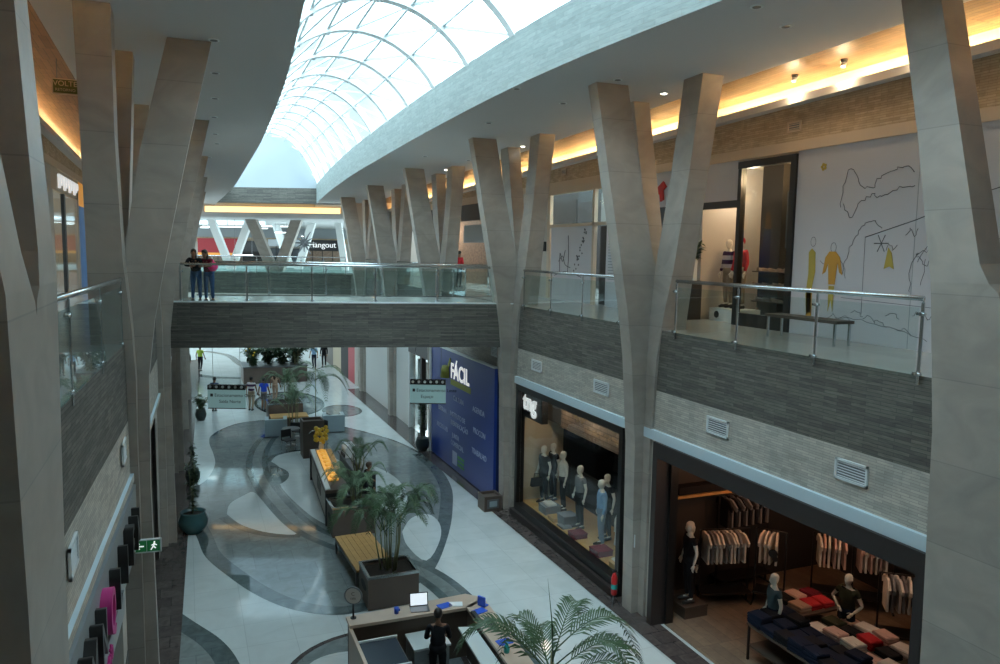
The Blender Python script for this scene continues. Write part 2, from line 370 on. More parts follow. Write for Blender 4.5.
# brown skirting strips by the shop fronts
hstrip(fl, lambda y: FX(y) - .3, lambda y: FX(y) + .62, -14, 60, .014, 'brown_granite')
hstrip(fl, lambda y: interp([(0, 8.9), (12, 9.05), (21, 8.92), (30, 8.75), (42, 8.75)], y), 9.7, -14, 45, .014, 'brown_granite')
struct('floor', fl)

# upper floors (slabs)
m = MB()
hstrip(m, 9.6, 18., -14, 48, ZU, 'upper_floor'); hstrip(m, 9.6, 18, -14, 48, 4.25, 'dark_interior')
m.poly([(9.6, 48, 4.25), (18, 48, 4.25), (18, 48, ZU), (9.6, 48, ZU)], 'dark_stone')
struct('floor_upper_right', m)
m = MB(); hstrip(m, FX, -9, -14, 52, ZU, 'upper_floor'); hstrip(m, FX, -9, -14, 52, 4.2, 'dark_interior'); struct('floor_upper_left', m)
# right gallery front, ground-floor front
m = MB(); strip(m, 9.6, -14, 48, 5.3, ZU, 'dark_stone'); struct('wall_right_gallery_edge', m)
m = MB(); strip(m, 9.6, -14, 48, 4.42, 5.3, 'light_stone')
m.box(9.52, 9.72, -14, 48, 4.2, 4.42, 'plaster_blue'); struct('wall_right_stone_band', m)
m = MB()
for a, b, mt in ((-14, 7.2, 'beige_panel'), (13.95, 15.25, 'beige_panel'), (21.65, 23.0, 'beige_panel'), (29.7, 30.5, 'beige_panel'), (34.4, 45.5, 'white_paint')):
    m.box(9.6, 9.9, a, b, 0, 4.2, mt)
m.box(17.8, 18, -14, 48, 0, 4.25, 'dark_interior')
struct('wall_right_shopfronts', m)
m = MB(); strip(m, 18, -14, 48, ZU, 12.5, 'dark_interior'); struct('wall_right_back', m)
# left gallery edge
m = MB(); strip(m, FX, -14, 52, 5.3, ZU, 'dark_stone'); struct('wall_left_gallery_edge', m)
m = MB(); strip(m, FX, -14, 52, 4.35, 5.3, 'light_stone'); strip(m, lambda y: FX(y) + .06, -14, 52, 4.22, 4.35, 'light_stone'); hstrip(m, FX, lambda y: FX(y) + .06, -14, 52, 4.35, 'plaster_blue'); struct('wall_left_stone_band', m)
m = MB()
for a, b in ((-14, 7.0), (12.2, 12.75), (15.0, 19.5), (21.5, 27.0), (28.5, 52)):
    strip(m, lambda y: FX(y) - .05, a, b, 0, 4.15, 'beige_panel')
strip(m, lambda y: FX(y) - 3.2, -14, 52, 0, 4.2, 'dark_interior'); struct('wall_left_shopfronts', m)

# upper ceilings: plaster soffit, timber recess, curved upstand under the skylight
for side, fx, out, cove in (('right', RX, 10.8, 12.7), ('left', LX, -2.1, -4.0)):
    m = MB(); hstrip(m, fx, out, -14, 53, ceil, 'plaster_gray')
    strip(m, out, -14, 53, ceil, lambda y: ceil(y) + .10, 'plaster_gray')
    struct('ceiling_' + side, m)
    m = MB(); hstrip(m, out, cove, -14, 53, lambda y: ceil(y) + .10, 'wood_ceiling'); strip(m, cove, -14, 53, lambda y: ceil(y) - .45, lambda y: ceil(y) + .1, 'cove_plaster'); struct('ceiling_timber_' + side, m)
    m = MB(); strip(m, fx, -14, 54, ceil, lambda y: ceil(y) + 1.15, 'gray_stone'); struct('wall_skylight_upstand_' + side, m)
# cove ledges and shop walls upstairs
for side, xw, s in (('right', 12.2, 1), ('left', -3.5, -1)):
    m = MB(); a = xw - .25 * s; b = xw + .5 * s
    strip(m, a, -14, 48, lambda y: ceil(y) - .47, lambda y: ceil(y) - .31, 'plaster_gray'); hstrip(m, a, b, -14, 48, lambda y: ceil(y) - .47, 'plaster_gray'); hstrip(m, a, b, -14, 48, lambda y: ceil(y) - .38, 'plaster_gray')
    struct('trim_1' if s > 0 else 'trim_2', m)
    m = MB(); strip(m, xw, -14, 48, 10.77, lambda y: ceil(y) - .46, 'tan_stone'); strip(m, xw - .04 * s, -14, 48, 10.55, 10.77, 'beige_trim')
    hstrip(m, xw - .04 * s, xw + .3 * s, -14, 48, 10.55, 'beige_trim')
    struct('wall_%s_upper' % side, m)
    for y in range(-12, 48, 4):
        area('cove_lamp', (xw + .08 * s, y + 2, ceil(y + 2) - .33), .10, 4.0, 62, (1, .74, .38), (0, -s * math.radians(112), 0))
m = MB(); m.box(9.8, 18, 48, 48.2, ZU, 12.6, 'beige_panel'); struct('wall_far_right', m)
m = MB(); m.box(-9, -1.6, 48, 48.2, ZU, 12.6, 'beige_panel'); m.box(-9, -.5, 52, 52.2, 0, ZU, 'dark_interior'); struct('wall_far_left', m)
# end wall behind the photographer
m = MB(); m.box(-9, 18, -14.2, -14, 0, 17, 'plaster_gray'); struct('wall_back', m)
m = MB(); m.box(-9.2, -9, -14, 56, 0, 12.6, 'plaster_gray'); struct('wall_left_outer', m)

# ---------------------------------------------------------------- skylight
sk = thing('skylight', 'arched triangulated glass skylight with white ribs over the atrium', 'skylight', (4.4, 20, 13)); sk['kind'] = 'structure'
off = (4.4, 20, 13)
NS = 6; hoops = []
dy = 2.72; nr = 26
def rise(y): return interp([(0, 1.35), (26, 1.40), (50, 3.1)], y)
def arch(u):
    R = 1.25; return (math.sqrt(R * R - u * u) - math.sqrt(R * R - 1)) / (R - math.sqrt(R * R - 1))
def vnode(y, t):
    a, b = LX(y), RX(y); cx = (a + b) / 2; hw = (b - a) / 2 + .12; zs = ceil(y) + 1.13
    ang = PI * t
    return Vector((cx + hw * (1 - 2 * t), y, zs + rise(y) * arch(1 - 2 * t)))
rings = []
for i in range(6, nr): rings.append((-13.9 + i * dy, [k / NS for k in range(NS + 1)]))
rb = MB(); st = MB(); gl = MB()
for y, ts in rings:
    pts = [vnode(y, k / 30) for k in range(31)]
    for a, b in zip(pts, pts[1:]): rb.bar(a, b, .22, .26, 'rib_white', up=(0, 1, 0))
for (y0, t0), (y1, t1) in zip(rings, rings[1:]):
    for k in range(NS + 1):
        st.bar(vnode(y0, k / NS), vnode(y1, k / NS), .055, .09, 'rib_gray')
        if k < NS: st.bar(vnode(y0, k / NS), vnode(y1, (k + 1) / NS), .045, .07, 'rib_gray')
    for k in range(24):
        gl.poly([vnode(y0, k / 24) + Vector((0, 0, .10)), vnode(y0, (k + 1) / 24) + Vector((0, 0, .10)), vnode(y1, (k + 1) / 24) + Vector((0, 0, .10)), vnode(y1, k / 24) + Vector((0, 0, .10))], 'sky_glass')
nd = MB()
for y, ts in rings:
    for t in ts[1:-1]:
        p = vnode(y, t); nd.ball((p.x, p.y, p.z - .06), .11, 'rib_gray', 6, 4)
rb.build('arched_ribs', sk, off); st.build('diagonal_struts', sk, off); gl.build('glass', sk, off); nd.build('nodes', sk, off)

m = MB(); m.box(-1, 11, -14, 4.0, 13.32, 13.5, 'plaster_gray'); m.box(-1, 11, 3.9, 4.05, 13.4, 15.2, 'plaster_gray'); struct('ceiling_back', m)  # unseen roof added to cut daylight on the camera-facing column sides
# far end of the atrium: stone lintel, lunette wall, glowing cove, lowered ceiling
def farbox(mb, px0, px1, k0, k1, z0, z1, m):
    q = [far(px0, k0), far(px1, k0), far(px1 + (px1 - 500) * 0, k1) , far(px0, k1)]
    mb.loft([[(p.x, p.y, z0) for p in q], [(p.x, p.y, z1) for p in q]], m)
m = MB(); farbox(m, 150, 350, 48.6, 49.2, 11.12, 12.08, 'dark_stone_bridge'); struct('wall_far_lintel', m)
m = MB(); farbox(m, 150, 350, 48.75, 49.1, 12.08, 17.5, 'lunette_plaster'); struct('wall_far_lunette', m)
m = MB(); farbox(m, 150, 360, 50.4, 50.7, 10.30, 10.60, 'plaster_gray'); farbox(m, 150, 360, 50.6, 52.0, 10.28, 10.36, 'plaster_gray')
farbox(m, 150, 360, 52, 52.2, 10.3, 11.6, 'plaster_gray'); struct('trim_3', m)
cv = MB(); farbox(cv, 206, 340, 50.95, 51.0, 10.62, 11.0, 'led_far'); tag(cv.build('cove_lamp_strip'), 'long warm glowing cove light under the far stone lintel', 'light')
m = MB(); farbox(m, 120, 400, 48.8, 54, 11.55, 11.6, 'plaster_gray'); farbox(m, 120, 400, 52, 58, 10.35, 10.45, 'plaster_gray'); farbox(m, 120, 400, 68, 82, 10.35, 10.45, 'plaster_gray'); farbox(m, 120, 190, 58, 68, 10.35, 10.45, 'plaster_gray'); farbox(m, 266, 400, 58, 68, 10.35, 10.45, 'plaster_gray'); struct('ceiling_far', m)
m = MB(); farbox(m, 190, 266, 58, 68, 10.44, 10.45, 'sky_glass')
for i in range(5): p_ = 190 + 19 * i; farbox(m, p_ - .5, p_ + .5, 58, 68, 10.3, 10.44, 'rib_white')
for i in range(5): k_ = 58 + 2.5 * i; farbox(m, 190, 266, k_ - .08, k_ + .08, 10.3, 10.44, 'rib_white')
struct('window_1', m)
m = MB(); farbox(m, 120, 380, 50.5, 53.6, 5.3, ZU, 'dark_stone_bridge'); farbox(m, 100, 420, 66, 84, 5.3, ZU, 'gray_stone'); struct('floor_upper_far', m)
m = MB(); farbox(m, 100, 430, 79, 80, 9.35, 10.4, 'grey_panel'); farbox(m, 100, 430, 78.9, 79, 8.85, 9.35, 'tan_stone'); farbox(m, 100, 430, 79.8, 80, ZU, 8.9, 'beige_panel'); farbox(m, 100, 450, 82, 82.3, 0, 5.3, 'beige_panel'); struct('wall_far', m)
# far shops
def shop(name, label, px0, px1, k, zs, sign, goods):
    c = far((px0 + px1) / 2, k); o = thing(name, label, 'shop', (c.x, c.y, ZU)); of = (c.x, c.y, ZU)
    a = MB(); farbox(a, px0, px1, k - .3, k, zs[1], zs[2], sign); a.build('sign_board', o, of)
    a = MB(); farbox(a, px0, px1, k - .15, k, ZU, zs[0], goods); a.build('window_display', o, of)
    for i in range(5):
        a = MB(); p = px0 + (px1 - px0) * i / 4; farbox(a, p - .35, p + .35, k - .25, k - .1, ZU, zs[1], 'black_frame'); a.build('mullion', o, of)
    return o, of
o, of = shop('shop', 'far red-fronted shop with an amber strip under its sign', 198, 238, 78.5, (7.5, 7.75, 9.2), 'red_sign', 'shop_goods')
a = MB(); farbox(a, 198, 238, 78.1, 78.5, 7.5, 7.75, 'amber_sign'); a.build('lit_strip', o, of)
o, of = shop('shop', 'far dark-fronted shop between the slanted pillars', 243, 262, 78.5, (7.9, 7.9, 9.0), 'black_frame', 'dark_interior')
o, of = shop('shop', 'far dark shop with white glowing script sign', 302, 342, 78.5, (8.1, 8.1, 9.2), 'black_frame', 'shop_goods')
c = far(322, 78.0); text('Hangout', .8, 'logo_white', o, (c.x - of[0], c.y - of[1], 8.45 - ZU), (PI / 2, 0, -math.radians(22.4)), .05, 'sign_lettering')
o, of = shop('shop', 'far pale shopfront with posters behind the dark pillars', 268, 300, 78.5, (8.3, 8.5, 9.2), 'plaster_white', 'poster_dark')
# slanted far pillars
def farpillar(px0, z0, px1, z1, k, w, mt, label, g):
    a = far(px0, k, z0); b = far(px1, k, z1); mb = MB(); lat = Vector((.9245, -.381, 0)); dp = Vector((.381, .9245, 0)) * w * .4
    mb.loft([[p - lat * w / 2 - dp, p + lat * w / 2 - dp, p + lat * w / 2 + dp, p - lat * w / 2 + dp] for p in (a, b)], mt)
    tag(mb.build('slanted_pillar'), label, 'pillar', g)
G = 'slanted pillars of the far hall'
farpillar(231, ZU, 212, 10.35, 57, .55, 'white_paint', 'leftmost white slanted pillar in the far hall, in front of the red shop', G)
farpillar(231, ZU, 250, 10.35, 57.2, .55, 'white_paint', 'white pillar leaning right beside the red shop', G)
farpillar(273, ZU, 252, 10.3, 54.5, .75, 'column_stone', 'dark slanted pillar leaning left, middle of the far hall', G)
farpillar(278, ZU, 297, 10.3, 54.7, .75, 'column_stone', 'dark slanted pillar leaning right, middle of the far hall', G)
farpillar(290, ZU, 276, 10.35, 66, .6, 'white_paint', 'thin white pillar between the two dark slanted pillars', G)
farpillar(298, ZU, 312, 10.35, 62, .6, 'white_paint', 'white pillar leaning right beside the glowing script sign', G)
farpillar(345, ZU, 338, 10.35, 60, .5, 'white_paint', 'thin white pillar at the right end of the far hall', G)
k = 0
for px0, px1, kk, z in ((202, 218, 60, 10.28), (201, 210, 66, 10.0), (203, 242, 72, 10.25), (275, 288, 62, 9.6), (262, 268, 70, 10.1), (234, 253, 56, 7.8), (300, 312, 64, 9.35), (262, 290, 70, 10.3)):
    a = MB(); farbox(a, px0, px1, kk, kk + .35, z - .06, z, 'led_white')
    for pp in (px0 + 1, px1 - 1):
        c = far(pp, kk + .15, z); a.tube([c, (c.x, c.y, 10.36)], .012, 'dark_steel', 4)
    tag(a.build('strip_lamp'), 'white glowing strip lamp hanging in the far upper hall', 'lamp', 'strip lamps of the far hall')
# hanging star decoration
c = far(304, 60, 8.75); sm_ = MB()
for i in range(12):
    a = 2 * PI * i / 12; L = 1.0 if i % 2 == 0 else .7
    d = Vector((.9245, -.381, 0)) * math.cos(a) + Vector((0, 0, 1)) * math.sin(a); sm_.tube([c, c + d * L], [.10, .03], 'dark_steel', 5)
sm_.tube([c, c + Vector((0, 0, 1.62))], .02, 'dark_steel', 5)
tag(sm_.build('star_ornament'), 'dark spiky star ornament hanging in the far hall', 'ornament')
area('far_hall_light', far(270, 66, 10.2), 24, 12, 120, (.9, 1, 1), (0, 0, -math.radians(22.4)))

# ================================================================= COLUMNS
ARMS = (
    [(0, -.42, .10, -.20, .20), (4, -.48, .10, -.20, .20), (6, -.64, .05, -.20, .20), (7, -.77, 0, -.18, .22), (8, -.94, -.08, -.15, .25), (10, -1.25, -.45, 0, .38), (12.3, -1.62, -.84, .12, .50)],
    [(0, -.25, .35, -.42, .10), (4, -.25, .37, -.45, .0), (6, -.24, .42, -.57, -.02), (7, -.18, .44, -.70, -.05), (8, -.08, .45, -.85, -.15), (10, 0, .48, -1.15, -.50), (12.3, .02, .54, -1.50, -.86)],
    [(0, -.10, .35, -.10, .42), (4, -.05, .37, -.05, .45), (6, 0, .40, 0, .60), (7, .02, .42, .08, .74), (8, .05, .45, .20, .95), (10, .10, .52, .80, 1.50), (12.3, .18, .62, 1.50, 2.10)])
LARM = [(0, -.47, .10, -.20, .20), (4, -.42, .10, -.20, .20), (6, -.45, .05, -.20, .20), (7, -.57, 0, -.18, .22), (8, -.76, -.08, -.15, .25), (10, -1.18, -.42, 0, .38), (12.3, -1.70, -.98, .12, .50)]
def forked(cx, cy, s, label, side):
    """trunk that splits into three tapering stone arms; s = +1 right side, -1 left side"""
    top = ceil(cy) + .03; mb = MB()
    for n_, tab in enumerate(ARMS if s > 0 else (LARM,) + ARMS[1:]):
        R = []
        for z in [0, 1, 2, 3, 4, 5, 5.5, 6, 6.5, 7, 7.5, 8, 9, 10, 11, top]:
            v = [interp([(t[0], t[k]) for t in tab], z) for k in (1, 2, 3, 4)]
            sh = (.15, .15, .45)[n_] * max(0, min(1, (z - 5) / 7)) if s < 0 and n_ else 0
            x0, x1 = sorted((v[0] * s + sh, v[1] * s + sh))
            R.append([(cx + x0, cy + v[2], z), (cx + x1, cy + v[2], z), (cx + x1, cy + v[3], z), (cx + x0, cy + v[3], z)])
        mb.loft(R, 'column_stone')
    o = mb.build('forked_column', None, (cx, cy, 0)); o.location = (cx, cy, 0)
    tag(o, label, 'column', 'forked stone columns along the ' + side + ' of the atrium')
RC = [(9.78, 14.65), (9.75, 22.3), (9.75, 30.2), (9.75, 37.2), (9.75, 44.2)]
lab = ['forked stone column between the dark clothing shop and the shop window with mannequins', 'forked stone column at the right end of the footbridge, beside the blue board', 'forked stone column right of the footbridge end, second beyond the bridge rail', 'forked stone column beyond the footbridge, before the farthest one', 'farthest forked stone column on the right, beyond the footbridge']
lab[2] = 'forked stone column just beyond the footbridge, nearest of the three seen over its rail'
lab[3] = 'forked stone column beyond the footbridge, middle of the three seen over its rail'
for (x, y), l in zip(RC, lab): forked(x, y, 1, l, 'right')
LC = [(-1.10, 14.9), (-.88, 22.8), (-.68, 30.2), (-.5, 37.2), (-.35, 44.5)]
lab = ['tall forked stone column carrying the green exit sign, left side', 'forked stone column at the left end of the footbridge, behind the teal pot', 'left forked stone column first beyond the footbridge', 'left forked stone column second beyond the footbridge', 'farthest left forked stone column']
for (x, y), l in zip(LC, lab): forked(x, y, -1, l, 'left')
def vcolumn(xf, cy, s, label):
    """broad trunk that opens into a V along the gallery; front face at xf"""
    top = ceil(cy) + .02; mb = MB(); T = .44
    ho = [(0, .66), (3, .70), (6, .78), (8, .97), (10, 1.48), (12.3, 2.15)]; hi = [(8.0, .16), (8.25, .32), (10, .85), (12.3, 1.55)]
    for sg in (1, -1):
        R = []
        for z in [0, 1, 2, 3, 4, 5, 6, 6.5, 7, 7.5, 7.8, 7.9, 8.0, 8.25, 9, 10, 11, top]:
            o_ = interp(ho, z); i_ = interp(hi, z) if z >= 8.0 else (0 if z < 7.85 else .04)
            x0 = xf + s * max(0, z - 8) * .09; x1 = x0 + s * T
            R.append([(x0, cy + sg * i_, z), (x0, cy + sg * o_, z), (x1, cy + sg * o_, z), (x1, cy + sg * i_, z)])
        mb.loft(R, 'column_stone')
    o = mb.build('forked_column', None, (xf, cy, 0)); o.location = (xf, cy, 0); tag(o, label, 'column')
vcolumn(9.28, 6.35, 1, 'broad forked stone column at the right edge beside the dark clothing shop')
vcolumn(-.98, 6.2, -1, 'nearest forked stone column at the left edge, splitting into a V')
# gallery wall ends behind the nearest left column

# ================================================================= RAILINGS
def railing(pts, np_, label, group, h=1.1, cat='railing', corner=False, z0=ZU):
    """glass balustrade along a line from pts[0] to pts[1] with np_ posts"""
    a = Vector((*pts[0], z0)); b = Vector((*pts[1], z0)); d = (b - a); L = d.length; d.normalize(); nrm = Vector((-d.y, d.x, 0))
    o = thing('glass_railing', label, cat, a, 0, group)
    k = MB(); k.tube([a + Vector((0, 0, h)) - d * .0, b + Vector((0, 0, h))], .038, 'steel', 10); k.build('handrail', o, a)
    for i in range(np_):
        p = a + d * (L * i / (np_ - 1)); q = MB()
        q.bar(p + Vector((0, 0, -.12)), p + Vector((0, 0, h - .06)), .045, .018, 'steel', up=nrm)
        q.tube([p + Vector((0, 0, h - .08)), p + Vector((0, 0, h))], .014, 'steel', 6)
        pst = q.build('post', o, a)
        for zz in (.03, h - .22):
            c = MB(); pc = p + Vector((0, 0, zz)); c.tube([pc - d * .07 + nrm * .03, pc + d * .07 + nrm * .03], .022, 'steel', 6); c.tube([pc - nrm * .02, pc + nrm * .05], .03, 'steel', 8); c.build('clamp', pst, a)
    for i in range(np_ - 1):
        p = a + d * (L * i / (np_ - 1) + .06); q_ = a + d * (L * (i + 1) / (np_ - 1) - .06)
        g = MB(); g.bar((p + q_) / 2 - (q_ - p) / 2 + Vector((0, 0, .48)), q_ + Vector((0, 0, .48)), .012, .98, 'rail_glass'); g.build('glass_panel', o, a)
    return o
G = 'glass railings around the upper gallery'
railing(((9.55, 7.62), (9.55, 13.45)), 4, 'glass railing on the right gallery above the dark clothing shop', G)
railing(((9.55, 15.7), (9.55, 21.3)), 4, 'glass railing on the right gallery above the shop window with mannequins', G)
for i, (a, b) in enumerate(((26.6, 29.4), (31.0, 36.4), (38.0, 43.4))):
    railing(((9.55, a), (9.55, b)), 3, ['glass railing on the right gallery just beyond the footbridge', 'glass railing on the right gallery in front of the shops beyond the footbridge', 'farthest glass railing on the right gallery'][i], G)
railing(((FX(7.2) + .0, 7.2), (FX(14.0), 14.0)), 4, 'glass railing on the left gallery between the two nearest columns', G)
railing(((FX(15.6), 15.6), (FX(21.9), 21.9)), 4, 'glass railing on the left gallery hidden behind the exit sign column', G)
railing(((FX(1.5), 1.5), (FX(5.0), 5.0)), 3, 'nearest glass railing at the left edge of the picture', G)

# ================================================================= FOOTBRIDGE
BA = Vector((-.62, 24.55, 0)); BB = Vector((9.6, 22.1, 0)); bd = (BB - BA).normalized(); bn = Vector((-bd.y, bd.x, 0))
BW = 4.2
fb = thing('footbridge', 'stone-clad footbridge crossing the atrium at upper floor level', 'footbridge', (4.4, 25, 5.3)); fo = (4.4, 25, 5.3)
def bquad(a, b, z0, z1, w0, w1, mt, nm):
    q = [a + bn * w0, b + bn * w0, b + bn * w1, a + bn * w1]; k = MB(); k.loft([[(p.x, p.y, z0) for p in q], [(p.x, p.y, z1) for p in q]], mt); return k.build(nm, fb, fo)
bquad(BA, BB, 5.36, 6.63, .12, BW - .12, 'upper_floor', 'deck')
bquad(BA, BB, 5.30, 6.66, 0, .12, 'dark_stone_bridge', 'cladding'); bquad(BA, BB, 5.30, 6.66, BW - .12, BW, 'dark_stone_bridge', 'cladding')
bquad(BA, BB, 6.66, 6.70, -.02, .12, 'white_metal', 'edge_trim')
ra = BA + bd * .45 + bn * .08; rb_ = BB - bd * .55 + bn * .08
railing(((ra.x, ra.y), (rb_.x, rb_.y)), 6, 'front glass railing of the footbridge where two women lean', 'glass railings of the footbridge', z0=6.70)
ra = BA + bd * .45 + bn * (BW - .08); rb_ = BB - bd * .2 + bn * (BW - .08)
railing(((ra.x, ra.y), (rb_.x, rb_.y)), 6, 'rear glass railing of the footbridge, on its far side', 'glass railings of the footbridge', z0=6.70)
# far hall railing
a = far(190, 50.4); b = far(345, 50.4); railing(((a.x, a.y), (b.x, b.y)), 8, 'farthest railing, at the edge of the far upper hall', G)
# the photographer's own bridge, behind the lens
m = MB(); m.box(-1.6, 9.6, -5.2, -.5, 5.3, ZU, 'upper_floor'); struct('floor_near_bridge', m)
# hanging teal signs under the bridge
def hsign(px, k, zc, w, label, l1, l2):
    c = far(px, k, zc); o = thing('hanging_sign', label, 'sign', c, -math.radians(22.4), 'teal signs hung under the footbridge'); h = .62
    b = MB(); b.box(-w / 2, w / 2, -.04, .04, -h / 2, h / 2, 'teal_sign'); b.build('panel', o)
    b = MB(); b.box(-w / 2, w / 2, -.07, .07, h / 2, h / 2 + .05, 'black_frame'); tr_ = b.build('top_rail', o); b = MB(); b.box(-w / 2, w / 2, -.05, .05, -h / 2 - .03, -h / 2, 'black_frame'); b.build('bottom_rail', o)
    for i in range(6):
        x = -w / 2 + w * (i + .5) / 6; b = MB(); b.box(x - .09, x + .09, -.09, .09, h / 2 + .05, h / 2 + .16, 'black'); b.tube([(x, -.1, h / 2 + .1), (x, -.06, h / 2 + .1)], .05, 'white_metal', 8); b.build('lamp', tr_)
    for x in (-w * .36, w * .36):
        b = MB(); b.tube([(x, 0, h / 2), (x, 0, 5.37 - zc)], .008, 'dark_steel', 5); b.build('hanger_rod', o)
    text(l1, .15, 'black', o, (-w * .32, -.045, .07), (PI / 2, 0, 0), .002, 'lettering', 'LEFT'); text(l2, .15, 'black', o, (-w * .2, -.045, -.14), (PI / 2, 0, 0), .002, 'lettering', 'LEFT')
    b = MB(); b.box(-w * .43, -w * .36, -.05, -.04, .07, .17, 'black'); b.build('arrow', o)
hsign(224, 25.2, 3.26, 1.26, 'left teal hanging sign under the footbridge, over the walkers', 'Estacionamento Oeste', 'Saída Norte')
hsign(428, 25.0, 3.58, 1.18, 'right teal hanging sign under the footbridge, in front of the slim potted tree', 'Estacionamento Leste', 'Espaço')

# ================================================================= FIGURES
def skin_mesh(chains, root=0):
    """chains: list of (list of (point, radius)); joined where points coincide; grown with a Skin modifier and applied"""
    vs = []; rs = []; es = []; idx = {}
    def vid(p, r):
        k = tuple(round(c, 4) for c in p)
        if k not in idx: idx[k] = len(vs); vs.append(p); rs.append(r)
        return idx[k]
    for ch in chains:
        prev = None
        for p, r in ch:
            i = vid(p, r)
            if prev is not None and prev != i: es.append((prev, i))
            prev = i
    me = bpy.data.meshes.new('s'); me.from_pydata(vs, es, []); o = bpy.data.objects.new('s', me); col.objects.link(o)
    o.modifiers.new('k', 'SKIN'); sv = me.skin_vertices[0].data
    for i, r in enumerate(rs): sv[i].radius = (r, r) if not isinstance(r, tuple) else r
    sv[0].use_root = True
    ss = o.modifiers.new('d', 'SUBSURF'); ss.levels = 1; ss.render_levels = 1
    bpy.context.view_layer.update()
    ev = o.evaluated_get(bpy.context.evaluated_depsgraph_get()); m2 = ev.to_mesh()
    V = [tuple(v.co) for v in m2.vertices]; F = [list(p.vertices) for p in m2.polygons]
    ev.to_mesh_clear(); bpy.data.objects.remove(o)
    return V, F
def add_mesh(mb, VF, m):
    b = len(mb.v); mb.v += VF[0]
    for f in VF[1]: mb.face([b + i for i in f], m, True)
def head_rings(mb, c, m, turn=0., s=1.):
    """skull with cheeks, chin, nose, brow and ears; faces -Y before the turn"""
    prof = [(-.115, .030, .040, -.018), (-.100, .048, .062, -.012), (-.07, .060, .078, -.004), (-.03, .069, .088, 0), (.01, .074, .093, .002), (.05, .073, .092, .004), (.085, .060, .076, .006), (.108, .036, .046, .006), (.116, .010, .014, .006)]
    R = []; n = 14; ct, sn = math.cos(turn), math.sin(turn)
    for z, rx, ry, oy in prof:
        ring = []
        for k in range(n):
            a = -PI / 2 + 2 * PI * k / n; x = rx * math.cos(a); y = ry * math.sin(a) + oy
            if k == 0: y -= {-.03: .022, .01: .010, -.07: .006}.get(z, 0)      # nose, lips
            if k in (1, n - 1) and z == .01: y += .008                        # eye sockets
            ring.append((c[0] + s * (x * ct - y * sn), c[1] + s * (x * sn + y * ct), c[2] + s * z))
        R.append(ring)
    mb.loft(R, m, True, True)
    for sg in (-1, 1):
        x, y = sg * .075, .01; mb.ball((c[0] + s * (x * ct - y * sn), c[1] + s * (x * sn + y * ct), c[2] - .005), (.012 * s, .02 * s, .032 * s), m, 6, 4)
def hand_mesh(mb, w, d, m, s=1.):
    """palm with four bent fingers of unequal length and a thumb from its side"""
    w = Vector(w); d = Vector(d).normalized(); side = d.cross(Vector((0, 1, 0)));
    if side.length < .1: side = Vector((1, 0, 0))
    side.normalize(); pn = side.cross(d).normalized()
    mb.tube([w, w + d * .04 * s, w + d * .085 * s], [.022 * s, .034 * s, .030 * s], m, 7)
    for i, L in enumerate((.062, .075, .070, .052)):
        b = w + d * .08 * s + side * (-.024 + .016 * i) * s; mb.tube([b, b + d * L * .5 * s, b + d * L * .85 * s + pn * L * .4 * s], [.009 * s, .0085 * s, .006 * s], m, 5)
    b = w + d * .03 * s + side * -.028 * s; mb.tube([b, b + (d * .6 - side * .8) * .035 * s, b + (d * 1.2 - side * .9) * .05 * s], [.011 * s, .010 * s, .007 * s], m, 5)
BASE = dict(pel=(0, 0, .95), bel=(0, 0, 1.10), che=(0, 0, 1.28), nek=(0, 0, 1.44), hb=(0, -.01, 1.50), hd=(0, -.02, 1.61),
            sl=(.17, 0, 1.39), el=(.23, .01, 1.12), wl=(.24, -.07, .89), sr=(-.17, 0, 1.39), er=(-.23, .01, 1.12), wr=(-.24, -.07, .89),
            hl=(.09, 0, .92), kl=(.10, -.01, .50), al=(.10, .03, .09), tl=(.11, -.15, .035), hr=(-.09, 0, .92), kr=(-.10, -.01, .50), ar=(-.10, .03, .09), tr=(-.11, -.15, .035))
